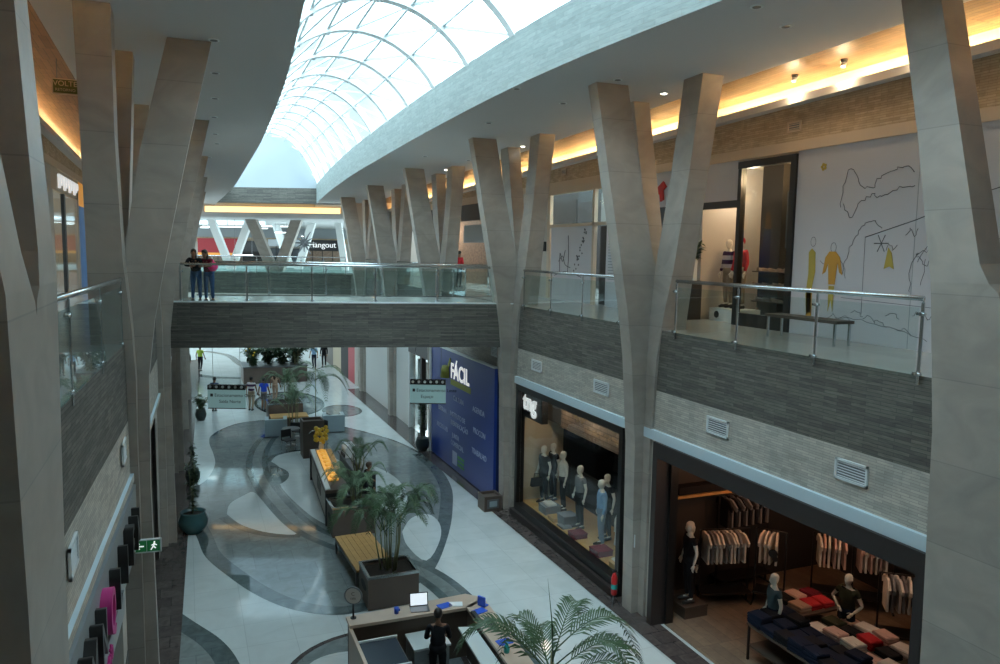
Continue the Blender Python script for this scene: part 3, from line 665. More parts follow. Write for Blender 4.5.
def figure(name, label, cat, loc, rz, H=1.70, pose=None, skin='skin_brown', top='cloth_black', sleeve=.5, legs='denim', leglen=1.0, hair='hair_black', long_hair=False, group=None, female=False, turn=0., mannequin=False, shoes='shoe', skirt=None, cut=None):
    P = dict(BASE); P.update(pose or {}); s = H / 1.72
    P = {k: Vector(v) * s for k, v in P.items()}
    o = thing(name, label, cat, loc, rz, group); f = .92 if female else 1.
    def mix(a, b, t): return P[a].lerp(P[b], t)
    R = lambda r: r * s
    def arm(x): return [(tuple(P['che']), R(.105 * f)), (tuple(P['s' + x]), R(.055 * f)), (tuple(mix('s' + x, 'e' + x, .5)), R(.046 * f)), (tuple(P['e' + x]), R(.038)), (tuple(mix('e' + x, 'w' + x, .5)), R(.034)), (tuple(P['w' + x]), R(.024))]
    def leg(x): return [(tuple(P['pel']), R(.125)), (tuple(P['h' + x]), R(.088)), (tuple(mix('h' + x, 'k' + x, .5)), R(.076)), (tuple(P['k' + x]), R(.055)), (tuple(mix('k' + x, 'a' + x, .4)), R(.052)), (tuple(P['a' + x]), R(.034)), (tuple(P['t' + x]), R(.028))]
    tor = [(tuple(P['pel']), R(.125)), (tuple(P['bel']), R(.105 * f)), (tuple(P['che']), R(.12 * f)), (tuple(P['nek']), R(.05)), (tuple(P['hb']), R(.046)), (tuple(P['hd']), R(.05))]
    b = MB(); ch = [tor, arm('l'), arm('r')]
    if not cut: ch += [leg('l'), leg('r')]
    add_mesh(b, skin_mesh(ch), skin)
    head_rings(b, P['hd'], skin, turn, s * (1.02 if not mannequin else .98))
    for x in 'lr': hand_mesh(b, P['w' + x], P['w' + x] - P['e' + x], skin, s)
    b.build('body', o)
    if top:
        g = 1.22; c = [[(tuple(mix('pel', 'bel', -.35)), R(.150)), (tuple(P['bel']), R(.135 * f)), (tuple(P['che']), R(.142 * f)), (tuple(mix('che', 'nek', .55)), R(.115)), (tuple(mix('che', 'nek', .95)), R(.068))]]
        for x in 'lr':
            a = [(tuple(P['che']), R(.142 * f)), (tuple(P['s' + x]), R(.068 * f)), (tuple(mix('s' + x, 'e' + x, .5)), R(.058))]
            if sleeve > .6: a += [(tuple(P['e' + x]), R(.048)), (tuple(mix('e' + x, 'w' + x, .5)), R(.043)), (tuple(mix('e' + x, 'w' + x, .92)), R(.034))]
            c.append(a)
        t = MB(); add_mesh(t, skin_mesh(c), top); q = mix('pel', 'bel', .85); t.ball(q, (R(.158), R(.128), R(.20)), top, 12, 8); t.build('shirt', o)
    if legs and not cut:
        c = [[(tuple(mix('pel', 'bel', .75)), R(.125)), (tuple(P['pel']), R(.140))]]
        for x in 'lr':
            a = [(tuple(P['pel']), R(.138)), (tuple(P['h' + x]), R(.100)), (tuple(mix('h' + x, 'k' + x, .5)), R(.088)), (tuple(mix('h' + x, 'k' + x, .95)), R(.070))]
            if leglen > .6: a += [(tuple(mix('k' + x, 'a' + x, .5)), R(.060)), (tuple(mix('k' + x, 'a' + x, .95)), R(.052))]
            c.append(a)
        t = MB(); add_mesh(t, skin_mesh(c), legs); q = P['pel']; t.ball((q.x, q.y, q.z - .01), (R(.178), R(.140), R(.15)), legs, 12, 8); t.build('trousers' if leglen > .6 else 'shorts', o)
    if skirt:
        t = MB(); t.lathe([(.15 * s, 0), (.19 * s, -.25 * s), (.23 * s, -.48 * s)], (P['pel'].x, P['pel'].y, P['pel'].z + .05), skirt, 14); t.build('skirt', o)
    if not cut:
        for x in 'lr':
            t = MB(); a = P['a' + x]; q = P['t' + x]; d = (q - a); d.z = 0; d = d.normalized() if d.length > .01 else Vector((0, -1, 0))
            t.tube([a - d * .05 * s + Vector((0, 0, -.045 * s)), a + Vector((0, 0, -.03 * s)), a + d * .12 * s + Vector((0, 0, -.045 * s)), a + d * .20 * s + Vector((0, 0, -.06 * s))], [.035 * s, .045 * s, .042 * s, .025 * s], shoes, 8); t.build('shoe', o)
    if hair:
        t = MB(); c = P['hd']; R_ = []; n = 14
        for z, r in ((-.03, .97), (.0, 1.04), (.04, 1.10), (.08, .98), (.11, .70), (.13, .25)):
            ring = []
            for k in range(n):
                a = -PI / 2 + 2 * PI * k / n; front = max(0, -math.sin(a)); zz = z + (front * .06 if z < .05 else 0)
                x = r * .080 * math.cos(a); y = r * .100 * math.sin(a) + .010; ct, sn = math.cos(turn), math.sin(turn)
                ring.append((c.x + s * (x * ct - y * sn), c.y + s * (x * sn + y * ct), c.z + s * zz))
            R_.append(ring)
        t.loft(R_, hair, True, True)
        if long_hair:
            t.tube([c + Vector((0, .05, .05)) * s, c + Vector((0, .085, -.08)) * s, c + Vector((0, .10, -.25)) * s, c + Vector((0, .09, -.38)) * s], [.07 * s, .085 * s, .08 * s, .03 * s], hair, 9)
        t.build('hair', o)
    if not mannequin:
        t = MB()
        for sg in (-1, 1):
            x, y = sg * .030, -.083; ct, sn = math.cos(turn), math.sin(turn); t.ball((P['hd'].x + s * (x * ct - y * sn), P['hd'].y + s * (x * sn + y * ct), P['hd'].z + .012 * s), .009 * s, 'black', 6, 4)
        x = t.build('eyes', o)
    return o
yaw = -math.radians(22.4)
# women leaning on the bridge rail, facing the photographer
lean = dict(pel=(0, .10, .95), bel=(0, .06, 1.10), che=(0, -.04, 1.26), nek=(0, -.12, 1.40), hb=(0, -.14, 1.45), hd=(0, -.17, 1.55), sl=(.17, -.06, 1.36), el=(.24, -.22, 1.16), wl=(.06, -.36, 1.15), sr=(-.17, -.06, 1.36), er=(-.24, -.22, 1.16), wr=(-.05, -.36, 1.15),
            hl=(.09, .10, .92), kl=(.10, .10, .50), al=(.10, .14, .09), tl=(.11, -.04, .035), hr=(-.09, .10, .92), kr=(-.10, .08, .50), ar=(-.12, .12, .09), tr=(-.12, -.06, .035))
def onbridge(px, w):
    # place on the deck: parameter along the bridge found from the bearing
    for i in range(2000):
        p = BA + (BB - BA) * (i / 2000.) + bn * w
        k = .381 * p.x + .9245 * p.y; l = .9245 * p.x - .381 * p.y
        if 500 + 763 * l / k >= px: return p
p = onbridge(195, .62); figure('person', 'woman in a black top and jeans leaning on the bridge rail, long dark hair', 'person', (p.x, p.y, 6.63), yaw + .15, 1.66, lean, top='cloth_black', sleeve=1, long_hair=True, female=True, turn=.2)
p = onbridge(207, .62); q_ = dict(lean); figure('person', 'woman in maroon and bright pink leaning on the bridge rail beside her friend', 'person', (p.x, p.y, 6.63), yaw - .1, 1.64, q_, top='cloth_maroon', sleeve=.5, long_hair=True, female=True, legs='denim', turn=-.2)
g = MB(); g.ball((0, 0, 0), (.15, .12, .15), 'cloth_pink', 10, 6); g.tube([(0, 0, .1), (.02, .02, .2)], [.05, .02], 'cloth_pink', 6)
o = g.build('pink_bag'); o.location = (p.x + .15, p.y - .18, 7.72); tag(o, 'bright pink bag held on the bridge rail', 'bag')
# walkers below, seen from behind
walk = dict(kl=(.10, -.08, .50), al=(.10, .02, .09), tl=(.11, -.16, .035), kr=(-.10, .02, .50), ar=(-.10, .22, .12), tr=(-.11, .06, .04), el=(.24, .08, 1.12), wl=(.25, .02, .88), er=(-.24, -.04, 1.12), wr=(-.25, -.16, .90))
figure('person', 'man in a slate blue shirt walking behind the left teal sign', 'person', (1.2, 40.8, 0), PI + yaw, 1.75, walk, top='cloth_slate', legs='cloth_navy')
figure('person', 'man in a striped purple and white shirt and khaki trousers', 'person', (2.95, 40.4, 0), PI + yaw, 1.74, walk, top='cloth_stripes', legs='cloth_khaki')
figure('person', 'man in a royal blue shirt and dark shorts walking away', 'person', (3.55, 40.2, 0), PI + yaw, 1.70, walk, top='cloth_royal', legs='cloth_gray', leglen=.5)
figure('person', 'woman with long brown hair in tan clothes beside the planted seating', 'person', (4.35, 42.6, 0), PI + yaw, 1.62, walk, top='cloth_tan', legs='cloth_tan', hair='hair_brown', long_hair=True, female=True)
figure('person', 'far person in a lime vest and black trousers at the left wall', 'person', (.75, 54.4, 0), PI + yaw, 1.72, walk, top='cloth_lime', legs='cloth_black')
figure('person', 'far person in black beside the one in the lime vest', 'person', (-.1, 53.0, 0), PI + yaw + .5, 1.75, None, top='cloth_black', sleeve=1, legs='cloth_black')
figure('person', 'far person in a pale blue and white top behind the palms', 'person', (8.1, 53.5, 0), yaw, 1.72, walk, top='cloth_lightblue', legs='denim_dark')
figure('person', 'far person in dark clothes next to the pale blue top', 'person', (8.9, 54.2, 0), yaw, 1.72, None, top='cloth_black', legs='cloth_black', sleeve=1)
figure('person', 'person in red standing in the upper shop doorway past the bridge', 'person', (11.6, 33.2, ZU), PI / 2 + .6, 1.66, None, top='cloth_red', sleeve=1, legs='cloth_black')
figure('person', 'attendant with light brown hair behind the long sweets counter', 'person', (5.2, 23.35, 0), PI / 2 + .3, 1.62, dict(wl=(.20, -.25, 1.02), el=(.24, -.05, 1.12)), top='cloth_black', sleeve=1, legs='cloth_black', hair='hair_brown')
figure('person', 'woman dressed in black standing inside the kiosk with her hair tied', 'person', (4.22, 13.05, 0), PI + yaw + .1, 1.62, dict(wr=(-.20, -.28, 1.02), er=(-.24, -.04, 1.12), wl=(.18, -.26, 1.03), el=(.24, -.04, 1.12)), top='cloth_black', sleeve=1, legs='cloth_black', female=True)

# ================================================================= PALMS AND POT PLANTS
def frond(mb, base, az, L, rise, droop, lm='leaf', n=15, wl=.34, seed=0, stemr=.012):
    rnd = random.Random(seed); d = Vector((math.cos(az), math.sin(az), 0)); s = Vector((-d.y, d.x, 0)); pts = []
    for i in range(n + 1):
        t = i / n; pts.append(Vector(base) + d * (L * (t * .92 - .12 * t * t)) + Vector((0, 0, rise * math.sin(t * PI * .62) - droop * t * t * t)))
    mb.tube(pts, [stemr * (1 - .75 * i / n) for i in range(n + 1)], lm, 5)
    for i in range(2 * n):
        t = .18 + .82 * i / (2 * n); k = min(n - 1, int(t * n)); u = t * n - k; p = pts[k].lerp(pts[k + 1], u); tg = (pts[k + 1] - pts[k]).normalized()
        w = wl * math.sin(PI * min(1, .18 + t * .78)) ** .6 * L / 1.6
        for sg in (-1, 1):
            q = (s * sg * .8 + tg * .75 + Vector((0, 0, .18 + rnd.uniform(-.1, .1)))).normalized()
            m1 = p + q * w * .55; e = p + q * w + Vector((0, 0, -.20 * w - rnd.uniform(0, .1) * w)); ww = tg * .016 * (L / 1.4)
            b = len(mb.v); mb.v += [tuple(p - ww * .5), tuple(p + ww * .5), tuple(m1 + ww), tuple(e), tuple(m1 - ww)]
            mb.face([b, b + 1, b + 2, b + 4], lm); mb.face([b + 4, b + 2, b + 3], lm)
def palm(label, loc, h, L, nf, seed, nst=6, lm='leaf', spread=.12, up=.9, dr=.7, name='areca_palm', cat='palm', group=None, wl=.34, azs=None):
    o = thing(name, label, cat, loc, 0, group); rnd = random.Random(seed); tips = []
    sb = MB()
    for i in range(nst):
        a = 2 * PI * i / nst + rnd.uniform(-.3, .3); b = Vector((math.cos(a), math.sin(a), 0)) * spread * rnd.uniform(.3, 1); t = b * rnd.uniform(1.5, 2.3) + Vector((0, 0, h * rnd.uniform(.75, 1.05)))
        sb.tube([b, b.lerp(t, .5) + b * .2, t], [.022, .016, .012], 'stem', 6); tips.append(t)
    sb.build('stems', o)
    for i in range(nf):
        a = 2 * PI * i * .381966 + rnd.uniform(-.25, .25) if azs is None else azs[i]
        t = tips[i % nst]; f_ = MB(); frond(f_, t - Vector((0, 0, rnd.uniform(0, .25 * h))), a, L * rnd.uniform(.75, 1.1), up * rnd.uniform(.6, 1.15), dr * rnd.uniform(.6, 1.2), lm, seed=seed * 50 + i, wl=wl); f_.build('frond', o)
    return o
def planter_box(label, cx, cy, w, d, h, rz=0., cut=True):
    o = thing('planter_box', label, 'planter', (cx, cy, 0), rz, None)
    t = .05; m = MB(); oz = [(-w / 2, -d / 2), (w / 2, -d / 2), (w / 2, d / 2), (-w / 2, d / 2)]; iz = [(-w / 2 + t, -d / 2 + t), (w / 2 - t, -d / 2 + t), (w / 2 - t, d / 2 - t), (-w / 2 + t, d / 2 - t)]
    m.loft([[(x, y, .03) for x, y in oz], [(x, y, h - .05) for x, y in oz], [(x, y, h - .05) for x, y in iz], [(x, y, h - .14) for x, y in iz]], 'planter_brown'); m.build('box', o)
    m = MB(); r = .035; P_ = [(-w / 2, -d / 2), (w / 2, -d / 2), (w / 2, d / 2), (-w / 2, d / 2), (-w / 2, -d / 2)]
    m.loft([[(x * 1.02, y * 1.02, h - .06) for x, y in oz], [(x * 1.02, y * 1.02, h) for x, y in oz], [(x, y, h) for x, y in iz], [(x, y, h - .06) for x, y in iz]], 'steel', False); m.build('rim', o)
    m = MB(); m.box(-w / 2 + t, w / 2 - t, -d / 2 + t, d / 2 - t, h - .2, h - .11, 'soil'); m.build('soil', o)
    if cut:
        m = MB(); m.loft([[(-w / 2 - .004, y * .28 * math.cos(0) + 0, h * .55 + z) for y, z in ((math.cos(a * PI / 6), .11 * math.sin(a * PI / 6)) for a in range(12))], [(-w / 2 + .01, y * .28, h * .55 + z) for y, z in ((math.cos(a * PI / 6), .11 * math.sin(a * PI / 6)) for a in range(12))]], 'black'); m.build('handle_slot', o)
    return o
planter_box('dark wooden planter box with steel rim, in front of the wooden bench', 4.3, 17.15, 1.2, 1.0, .82)
palm('big areca palm in the planter box beside the wooden bench', (4.32, 17.2, .70), 1.35, 1.45, 22, 3, 9, up=1.0, dr=.6, spread=.2)
planter_box('dark planter box behind the wooden bench, at the near end of the sweets counter', 4.35, 21.9, 1.25, 1.0, .92)
palm('areca palm in the planter box at the near end of the sweets counter', (4.5, 21.95, .8), .55, 1.25, 15, 5, 6, lm='leaf_pale', up=.7, dr=.6)
palm('areca palm behind the sweets counter next to the attendant', (5.05, 24.2, 1.11), .5, 1.1, 12, 8, 6, up=.7, dr=.5)
# nearest palm, rising into the bottom of the picture
palm('large palm at the bottom centre of the picture, arching fronds', (5.0, 9.8, .0), 2.3, 2.05, 11, 12, 3, spread=.05, up=1.0, dr=1.1, wl=.32, azs=[-.35, 0.1, 2.75, 2.3, 1.3, -1.0, 3.4, .7, 1.9, 4.2, -.1])
a = MB(); a.tube([(0, 0, 0), (-.03, .02, .7), (-.10, .05, 1.35)], [.014, .009, .002], 'leaf', 5); x = a.build('spear_leaf'); x.parent = [o for o in col.objects if o.get('label') == 'large palm at the bottom centre of the picture, arching fronds'][0]; x.location = (0, 0, 2.1)
m = thing('round_planter', 'round dark planter holding the large palm at the bottom of the picture', 'planter', (4.95, 9.75, 0))
a = MB(); a.lathe([(.28, 0), (.38, .25), (.42, .5), (.38, .5), (.36, .42)], (0, 0, 0), 'dark_pot'); a.build('pot', m); a = MB(); a.lathe([(.36, .42), (.01, .44)], (0, 0, 0), 'soil'); a.build('soil', m)
def pot(label, loc, r, h, mt, name='plant_pot'):
    o = thing(name, label, 'pot', loc); a = MB(); a.lathe([(r * .62, 0), (r * .95, h * .35), (r, h * .6), (r * .82, h * .93), (r * .86, h), (r * .76, h), (r * .74, h * .85)], (0, 0, 0), mt, 20); a.build('pot', o)
    a = MB(); a.lathe([(r * .74, h * .85), (.01, h * .88)], (0, 0, 0), 'soil', 16, True); a.build('soil', o); return o
def bushy(name, label, loc, stems, h, spread, lw, n, lm, seed, flowers=None, nfl=0):
    rnd = random.Random(seed); o = thing(name, label, 'plant', loc); s = MB(); f_ = MB(); fl_ = MB(); 
    for i in range(stems):
        a = rnd.uniform(0, 2 * PI); r = spread * rnd.uniform(.2, 1); t = Vector((math.cos(a) * r, math.sin(a) * r, h * rnd.uniform(.7, 1))); pts = [Vector((0, 0, 0)), t * .5 + Vector((0, 0, h * .1)), t]
        s.tube(pts, [.014, .01, .006], 'stem', 5)
        for j in range(n):
            u = rnd.uniform(.08, 1); p = pts[1].lerp(pts[2], (u - .5) * 2) if u > .5 else pts[0].lerp(pts[1], u * 2)
            d = Vector((rnd.uniform(-1, 1), rnd.uniform(-1, 1), rnd.uniform(-.3, .8))).normalized(); w = d.cross(Vector((0, 0, 1))).normalized() * lw * .25; e = p + d * lw
            b = len(f_.v); f_.v += [tuple(p), tuple(p + d * lw * .5 + w), tuple(e - Vector((0, 0, lw * .2))), tuple(p + d * lw * .5 - w)]; f_.face([b, b + 1, b + 2, b + 3], lm)
    for j in range(nfl):
        a = rnd.uniform(0, 2 * PI); r = spread * rnd.uniform(.3, 1); fl_.ball((math.cos(a) * r, math.sin(a) * r, h * rnd.uniform(.6, 1.05)), .06, flowers, 6, 4)
    s.build('stems', o); f_.build('foliage', o)
    if nfl: fl_.build('flowers', o)
    return o
pot('large round teal pot at the foot of the left column', (.02, 23.35, 0), .42, .62, 'teal_pot')
bushy('slender_tree', 'slender dark-leaved plant in the large round teal pot', (.02, 23.35, .54), 5, 1.7, .22, .20, 26, 'leaf_dark', 4)
pot('small dark pot by the left wall under the white flowers', (.5, 38.8, 0), .26, .55, 'dark_pot')
bushy('flowering_plant', 'white flowering plant in the small dark pot by the left wall', (.5, 38.8, .48), 12, .75, .45, .22, 14, 'leaf', 6, 'flower_white', 10)
pot('dark pot at the left end of the blue board', (8.95, 30.0, 0), .30, .55, 'dark_pot')
bushy('slim_tree', 'slim tall tree in the dark pot in front of the blue board', (8.95, 30.0, .48), 5, 2.0, .16, .2, 30, 'leaf_dark', 9)
pot('dark pot further along the left wall', (.05, 28.4, 0), .25, .5, 'dark_pot')
bushy('slender_plant', 'slender plant in the dark pot further along the left wall', (.05, 28.4, .42), 4, 1.1, .16, .18, 22, 'leaf_dark', 14)
# square metal planter at the right of the board
o = thing('square_planter', 'small square brown metal planter at the right end of the blue board', 'planter', (8.95, 22.35, 0))
a = MB(); a.loft([[(x, y, z) for x, y in ((-.3, -.3), (.3, -.3), (.3, .3), (-.3, .3))] for z in (0, .5)] + [[(x, y, .5) for x, y in ((-.25, -.25), (.25, -.25), (.25, .25), (-.25, .25))], [(x, y, .42) for x, y in ((-.25, -.25), (.25, -.25), (.25, .25), (-.25, .25))]], 'planter_brown'); a.build('box', o)
a = MB(); a.box(-.2, .2, -.315, -.30, .1, .4, 'dark_steel'); a.build('panel', o, label='framed grey panel'); a = MB(); a.box(-.13, .13, -.325, -.315, .16, .34, 'seat_bluegray'); a.build('inset', o)
# dark tall planter and palm in the middle of the lounge
o = thing('tall_planter', 'tall dark box planter in the middle of the lounge seats', 'planter', (4.55, 30.7, 0)); a = MB()
a.loft([[(x * .42, y * .4, z) for x, y in ((-1, -1), (1, -1), (1, 1), (-1, 1))] for z in (0, 1.5)] + [[(x * .36, y * .34, z) for x, y in ((-1, -1), (1, -1), (1, 1), (-1, 1))] for z in (1.5, 1.4)], 'dark_wood'); a.build('box', o)
a = MB(); a.lathe([(.20, -.405), (.20, -.42)], (0, 0, 0), 'dark_steel', 4) if False else a.tube([(-.2, -.42, 1.0), (-.1, -.44, 1.12), (.1, -.44, 1.12), (.2, -.42, 1.0)], .025, 'steel', 6); a.build('handle', o)
palm('single-trunk palm with drooping fronds above the lounge', (4.75, 31.2, 1.35), 2.4, 1.6, 7, 21, 1, spread=.02, up=.35, dr=1.1)
palm('pale feathery palm left of the drooping one in the lounge', (4.2, 33.5, .4), 1.5, 1.3, 12, 24, 6, lm='leaf_pale', up=.8, dr=.6)
planter_box('far dark planter box with an orange base, left of the lounge palms', 4.3, 37.9, 1.6, 1.2, .9, 0, False)
a = MB(); a.box(-.85, .85, -.95, -.05, .40, .46, 'wood'); a.box(-.8, .8, -.9, -.1, .0, .40, 'dark_wood'); o = a.build('low_bench'); o.location = (4.35, 37.1, 0); tag(o, 'low orange-brown bench in front of the far dark planter', 'bench')
palm('dark palm in the far planter behind the lounge', (4.5, 38.2, .75), 1.2, 1.5, 14, 27, 7, up=.8, dr=.7)
o = thing('flower_bed', 'long raised flower bed under the bridge, far end', 'planter', (5.0, 49.6, 0)); a = MB(); a.box(-1.9, 1.9, -1.2, 1.2, 0, 1.0, 'planter_brown'); a.build('box', o); a = MB(); a.box(-1.95, 1.95, -1.25, 1.25, 1.0, 1.06, 'dark_steel'); a.build('rim', o)
for i, (x, y) in enumerate(((3.7, 49.0), (4.6, 49.3), (5.5, 49.1), (6.3, 49.6))):
    bushy('flowering_shrub', ['leftmost shrub of the far flower bed, yellow flowers', 'second shrub from the left in the far flower bed', 'third shrub from the left in the far flower bed', 'rightmost shrub of the far flower bed'][i], (x, y, 1.0), 22, 1.3, .95, .34, 16, 'leaf_dark' if i else 'leaf', 30 + i, ['flower_yellow', 'flower_white', 'flower_white', 'flower_white'][i], 9)
palm('dark palm standing at the right end of the far flower bed', (6.3, 48.9, .6), 1.6, 1.5, 14, 33, 6, lm='leaf_dark', up=.7, dr=.7)

# ================================================================= GROUND-FLOOR FURNITURE
o = thing('wooden_bench', 'honey-coloured slatted wooden bench with steel frame between two planters', 'bench', (4.15, 19.2, 0), .04)
a = MB()
for i in range(7): x = -.50 + i / 7.; a.box(x + .004, x + 1 / 7. - .004, -1.22, 1.22, .41, .46, 'wood')
x = a.build('seat', o); a = MB(); a.box(-.5, .5, -1.15, -1.1, .34, .41, 'dark_steel'); a.box(-.5, .5, 1.1, 1.15, .34, .41, 'dark_steel'); a.box(-.5, -.45, -1.15, 1.15, .34, .41, 'dark_steel'); a.box(.45, .5, -1.15, 1.15, .34, .41, 'dark_steel'); a.build('frame', o)
for sx in (-1, 1):
    for sy in (-1, 1): a = MB(); a.box(sx * .48 - .025, sx * .48 + .025, sy * 1.12 - .025, sy * 1.12 + .025, 0, .35, 'dark_steel'); a.build('leg', o)
# lounge seats
def sofa(label, x, y, w, d):
    o = thing('cube_armchair', label, 'armchair', (x, y, 0), -.1, 'boxy grey lounge chairs'); a = MB(); a.box(-w / 2, w / 2, -d / 2, -d / 2 + .16, .05, .80, 'seat_bluegray'); a.build('backrest', o)
    for s in (-1, 1): a = MB(); a.box(s * w / 2 - (.16 if s > 0 else 0), s * w / 2 + (0 if s > 0 else .16), -d / 2 + .16, d / 2, .05, .78, 'seat_bluegray'); a.build('armrest', o)
    a = MB(); a.box(-w / 2 + .16, w / 2 - .16, -d / 2 + .16, d / 2, .05, .42, 'seat_bluegray'); a.build('seat', o); return o
sofa('boxy blue-grey armchair at the left end of the lounge', 3.55, 34.6, .95, .85)
sofa('boxy blue-grey armchair at the right end of the lounge', 6.1, 34.7, .95, .85)
def cafe_table(label, x, y):
    o = thing('cafe_table', label, 'table', (x, y, 0), 0, 'small dark tables of the lounge'); a = MB(); a.lathe([(.36, .71), (.38, .73), (.36, .75)], (0, 0, 0), 'dark_steel', 20); a.build('tabletop', o); a = MB(); a.tube([(0, 0, .03), (0, 0, .71)], .03, 'dark_steel'); a.build('stem', o); a = MB(); a.lathe([(.24, 0), (.22, .03), (.03, .05)], (0, 0, 0), 'dark_steel', 16); a.build('base', o)
def cafe_chair(label, x, y, rz):
    o = thing('cafe_chair', label, 'chair', (x, y, 0), rz, 'small dark chairs of the lounge'); a = MB(); a.box(-.22, .22, -.22, .22, .43, .47, 'black'); a.build('seat', o); a = MB(); a.box(-.22, .22, .19, .22, .55, .85, 'black'); a.box(-.22, -.19, .19, .22, .47, .55, 'black'); a.box(.19, .22, .19, .22, .47, .55, 'black'); a.build('backrest', o)
    for sx in (-1, 1):
        for sy in (-1, 1): a = MB(); a.tube([(sx * .19, sy * .19, .43), (sx * .21, sy * .21, 0)], .013, 'steel', 6); a.build('leg', o)
cafe_table('small dark table left of the tall dark planter', 3.95, 32.6); cafe_table('small dark table behind the left armchair, deeper in the lounge', 4.5, 34.0)
cafe_chair('dark chair just left of the tall dark planter', 3.75, 31.8, .4); cafe_chair('dark chair behind the small table of the lounge', 4.3, 33.3, 2.6); cafe_chair('dark chair right of the tall dark planter', 5.3, 33.2, -1.2)

# sweets counter
cx0, cx1, cy0, cy1 = 3.70, 4.36, 22.5, 27.5
o = thing('display_counter', 'long pale sweets counter with a heated tray on top and dark legs', 'counter', (4.0, 24.7, 0)); of = (4.0, 24.7, 0); 
def sk_(y): return .28 * (y - cy0) / (cy1 - cy0)
def cbox(a, x0, x1, y0, y1, z0, z1, mt): a.loft([[(x0 + sk_(y0), y0, z), (x1 + sk_(y0), y0, z), (x1 + sk_(y1), y1, z), (x0 + sk_(y1), y1, z)] for z in (z0, z1)], mt)
a = MB(); cbox(a, cx0 + .05, cx1, cy0 + .1, cy1 - .15, .12, 1.0, 'beige_panel'); a.build('body', o, of)
a = MB(); cbox(a, cx0, cx1 + .06, cy0, cy1, 1.0, 1.10, 'dark_wood'); a.build('top', o, of)
a = MB(); cbox(a, cx0 + .02, cx0 + .17, cy0 + .1, cy1 - .1, 1.10, 1.12, 'white_top'); a.build('ledge', o, of)
a = MB(); cbox(a, cx0, cx1, cy1 - .15, cy1, 0, 1.0, 'black_frame'); a.build('end_panel', o, of); a = MB(); cbox(a, cx0, cx1, cy0, cy0 + .1, 0, 1.0, 'black_frame'); a.build('end_panel', o, of)
a = MB(); cbox(a, cx0 + .04, cx0 + .05, 24.2, 25.4, .4, .8, 'dark_wood'); a.build('sign_panel', o, of, 'small dark panel on the pale front')
a = MB(); cbox(a, cx0 + .07, cx1, cy0 + .15, cy1 - .2, .0, .12, 'black'); a.build('plinth', o, of)
o2 = thing('food_warmer', 'glowing glass food warmer on the sweets counter', 'food warmer', (4.2, 25, 1.12)); of2 = (4.2, 25, 1.12)
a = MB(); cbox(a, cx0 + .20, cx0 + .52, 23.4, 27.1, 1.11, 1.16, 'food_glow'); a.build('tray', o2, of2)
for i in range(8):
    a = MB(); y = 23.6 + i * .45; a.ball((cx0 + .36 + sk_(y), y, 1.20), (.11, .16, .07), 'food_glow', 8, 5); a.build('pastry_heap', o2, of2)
a = MB(); cbox(a, cx0 + .54, cx0 + .56, 23.3, 27.2, 1.12, 1.55, 'shop_glass'); a.build('glass_screen', o2, of2)
o2 = thing('flower_vase', 'yellow flowers in a white vase at the far end of the sweets counter', 'vase', (4.35, 27.2, 1.11)); a = MB(); a.lathe([(.06, 0), (.10, .12), (.07, .28), (.08, .30)], (0, 0, 0), 'white_paint', 14); a.build('vase', o2)
a = MB(); rnd = random.Random(5)
for i in range(26): a.ball((rnd.uniform(-.2, .2), rnd.uniform(-.2, .2), rnd.uniform(.34, .85)), .08, 'flower_yellow', 6, 4)
x = a.build('flowers', o2)
o2 = thing('espresso_machine', 'white and black coffee machine behind the food warmer', 'coffee machine', (5.15, 26.2, 1.11)); a = MB(); a.loft([[(-.2, -.35, 0), (.2, -.35, 0), (.2, .35, 0), (-.2, .35, 0)], [(-.2, -.35, .3), (.2, -.35, .3), (.2, .35, .3), (-.2, .35, .3)], [(-.12, -.3, .42), (.15, -.3, .42), (.15, .3, .42), (-.12, .3, .42)]], 'white_metal'); a.build('body', o2)
a = MB(); a.box(-.24, -.2, -.3, .3, .02, .12, 'black'); a.build('drip_tray', o2); a = MB(); a.tube([(-.2, 0, .22), (-.32, 0, .2)], .02, 'steel', 6); a.build('spout', o2)
o2 = thing('back_counter', 'dark back counter with glassware behind the sweets counter', 'counter', (5.25, 25.4, 0)); a = MB(); a.box(-.35, .35, -1.6, 1.6, 1.05, 1.11, 'dark_steel'); a.build('top', o2); a = MB(); a.box(-.3, .3, -1.55, 1.55, 0, 1.05, 'black_frame'); a.build('body', o2)
rnd = random.Random(3)
for i in range(10):
    a = MB(); h = rnd.uniform(.16, .3); mt = rnd.choice(['white_paint', 'paper', 'dark_steel']); a.lathe([(.045, 0), (.05, h * .6), (.025, h * .8), (.028, h)], (0, 0, 0), mt, 10); x = a.build('bottle'); x.location = (5.0 + rnd.uniform(0, .45), 23.9 + i * .17, 1.11); tag(x, 'bottle standing on the dark back counter of the sweets stand', 'bottle', 'bottles on the back counter')

# information kiosk at the bottom
o = thing('kiosk', 'open rectangular kiosk with wood counter tops and dark glass cabinets', 'kiosk', (4.1, 12.7, 0)); of = (4.1, 12.7, 0)
a = MB(); a.loft([[(x, y, z) for x, y in ((2.75, 14.0), (5.25, 13.95), (5.6, 14.25), (5.3, 14.55), (2.75, 14.4))] for z in (1.04, 1.10)], 'pale_wood'); a.build('back_counter_top', o, of)
a = MB(); a.box(2.78, 5.2, 14.05, 14.36, .0, 1.04, 'dark_wood'); a.build('back_counter', o, of)
a = MB(); a.loft([[(x, y, z) for x, y in ((5.02, 10.2), (5.46, 10.2), (5.6, 14.25), (5.12, 14.0))] for z in (1.04, 1.10)], 'pale_wood'); a.build('side_counter_top', o, of)
a = MB(); a.loft([[(x, y, z) for x, y in ((5.1, 10.25), (5.4, 10.25), (5.5, 14.0), (5.15, 14.0))] for z in (0, 1.04)], 'dark_wood'); a.build('side_counter', o, of)
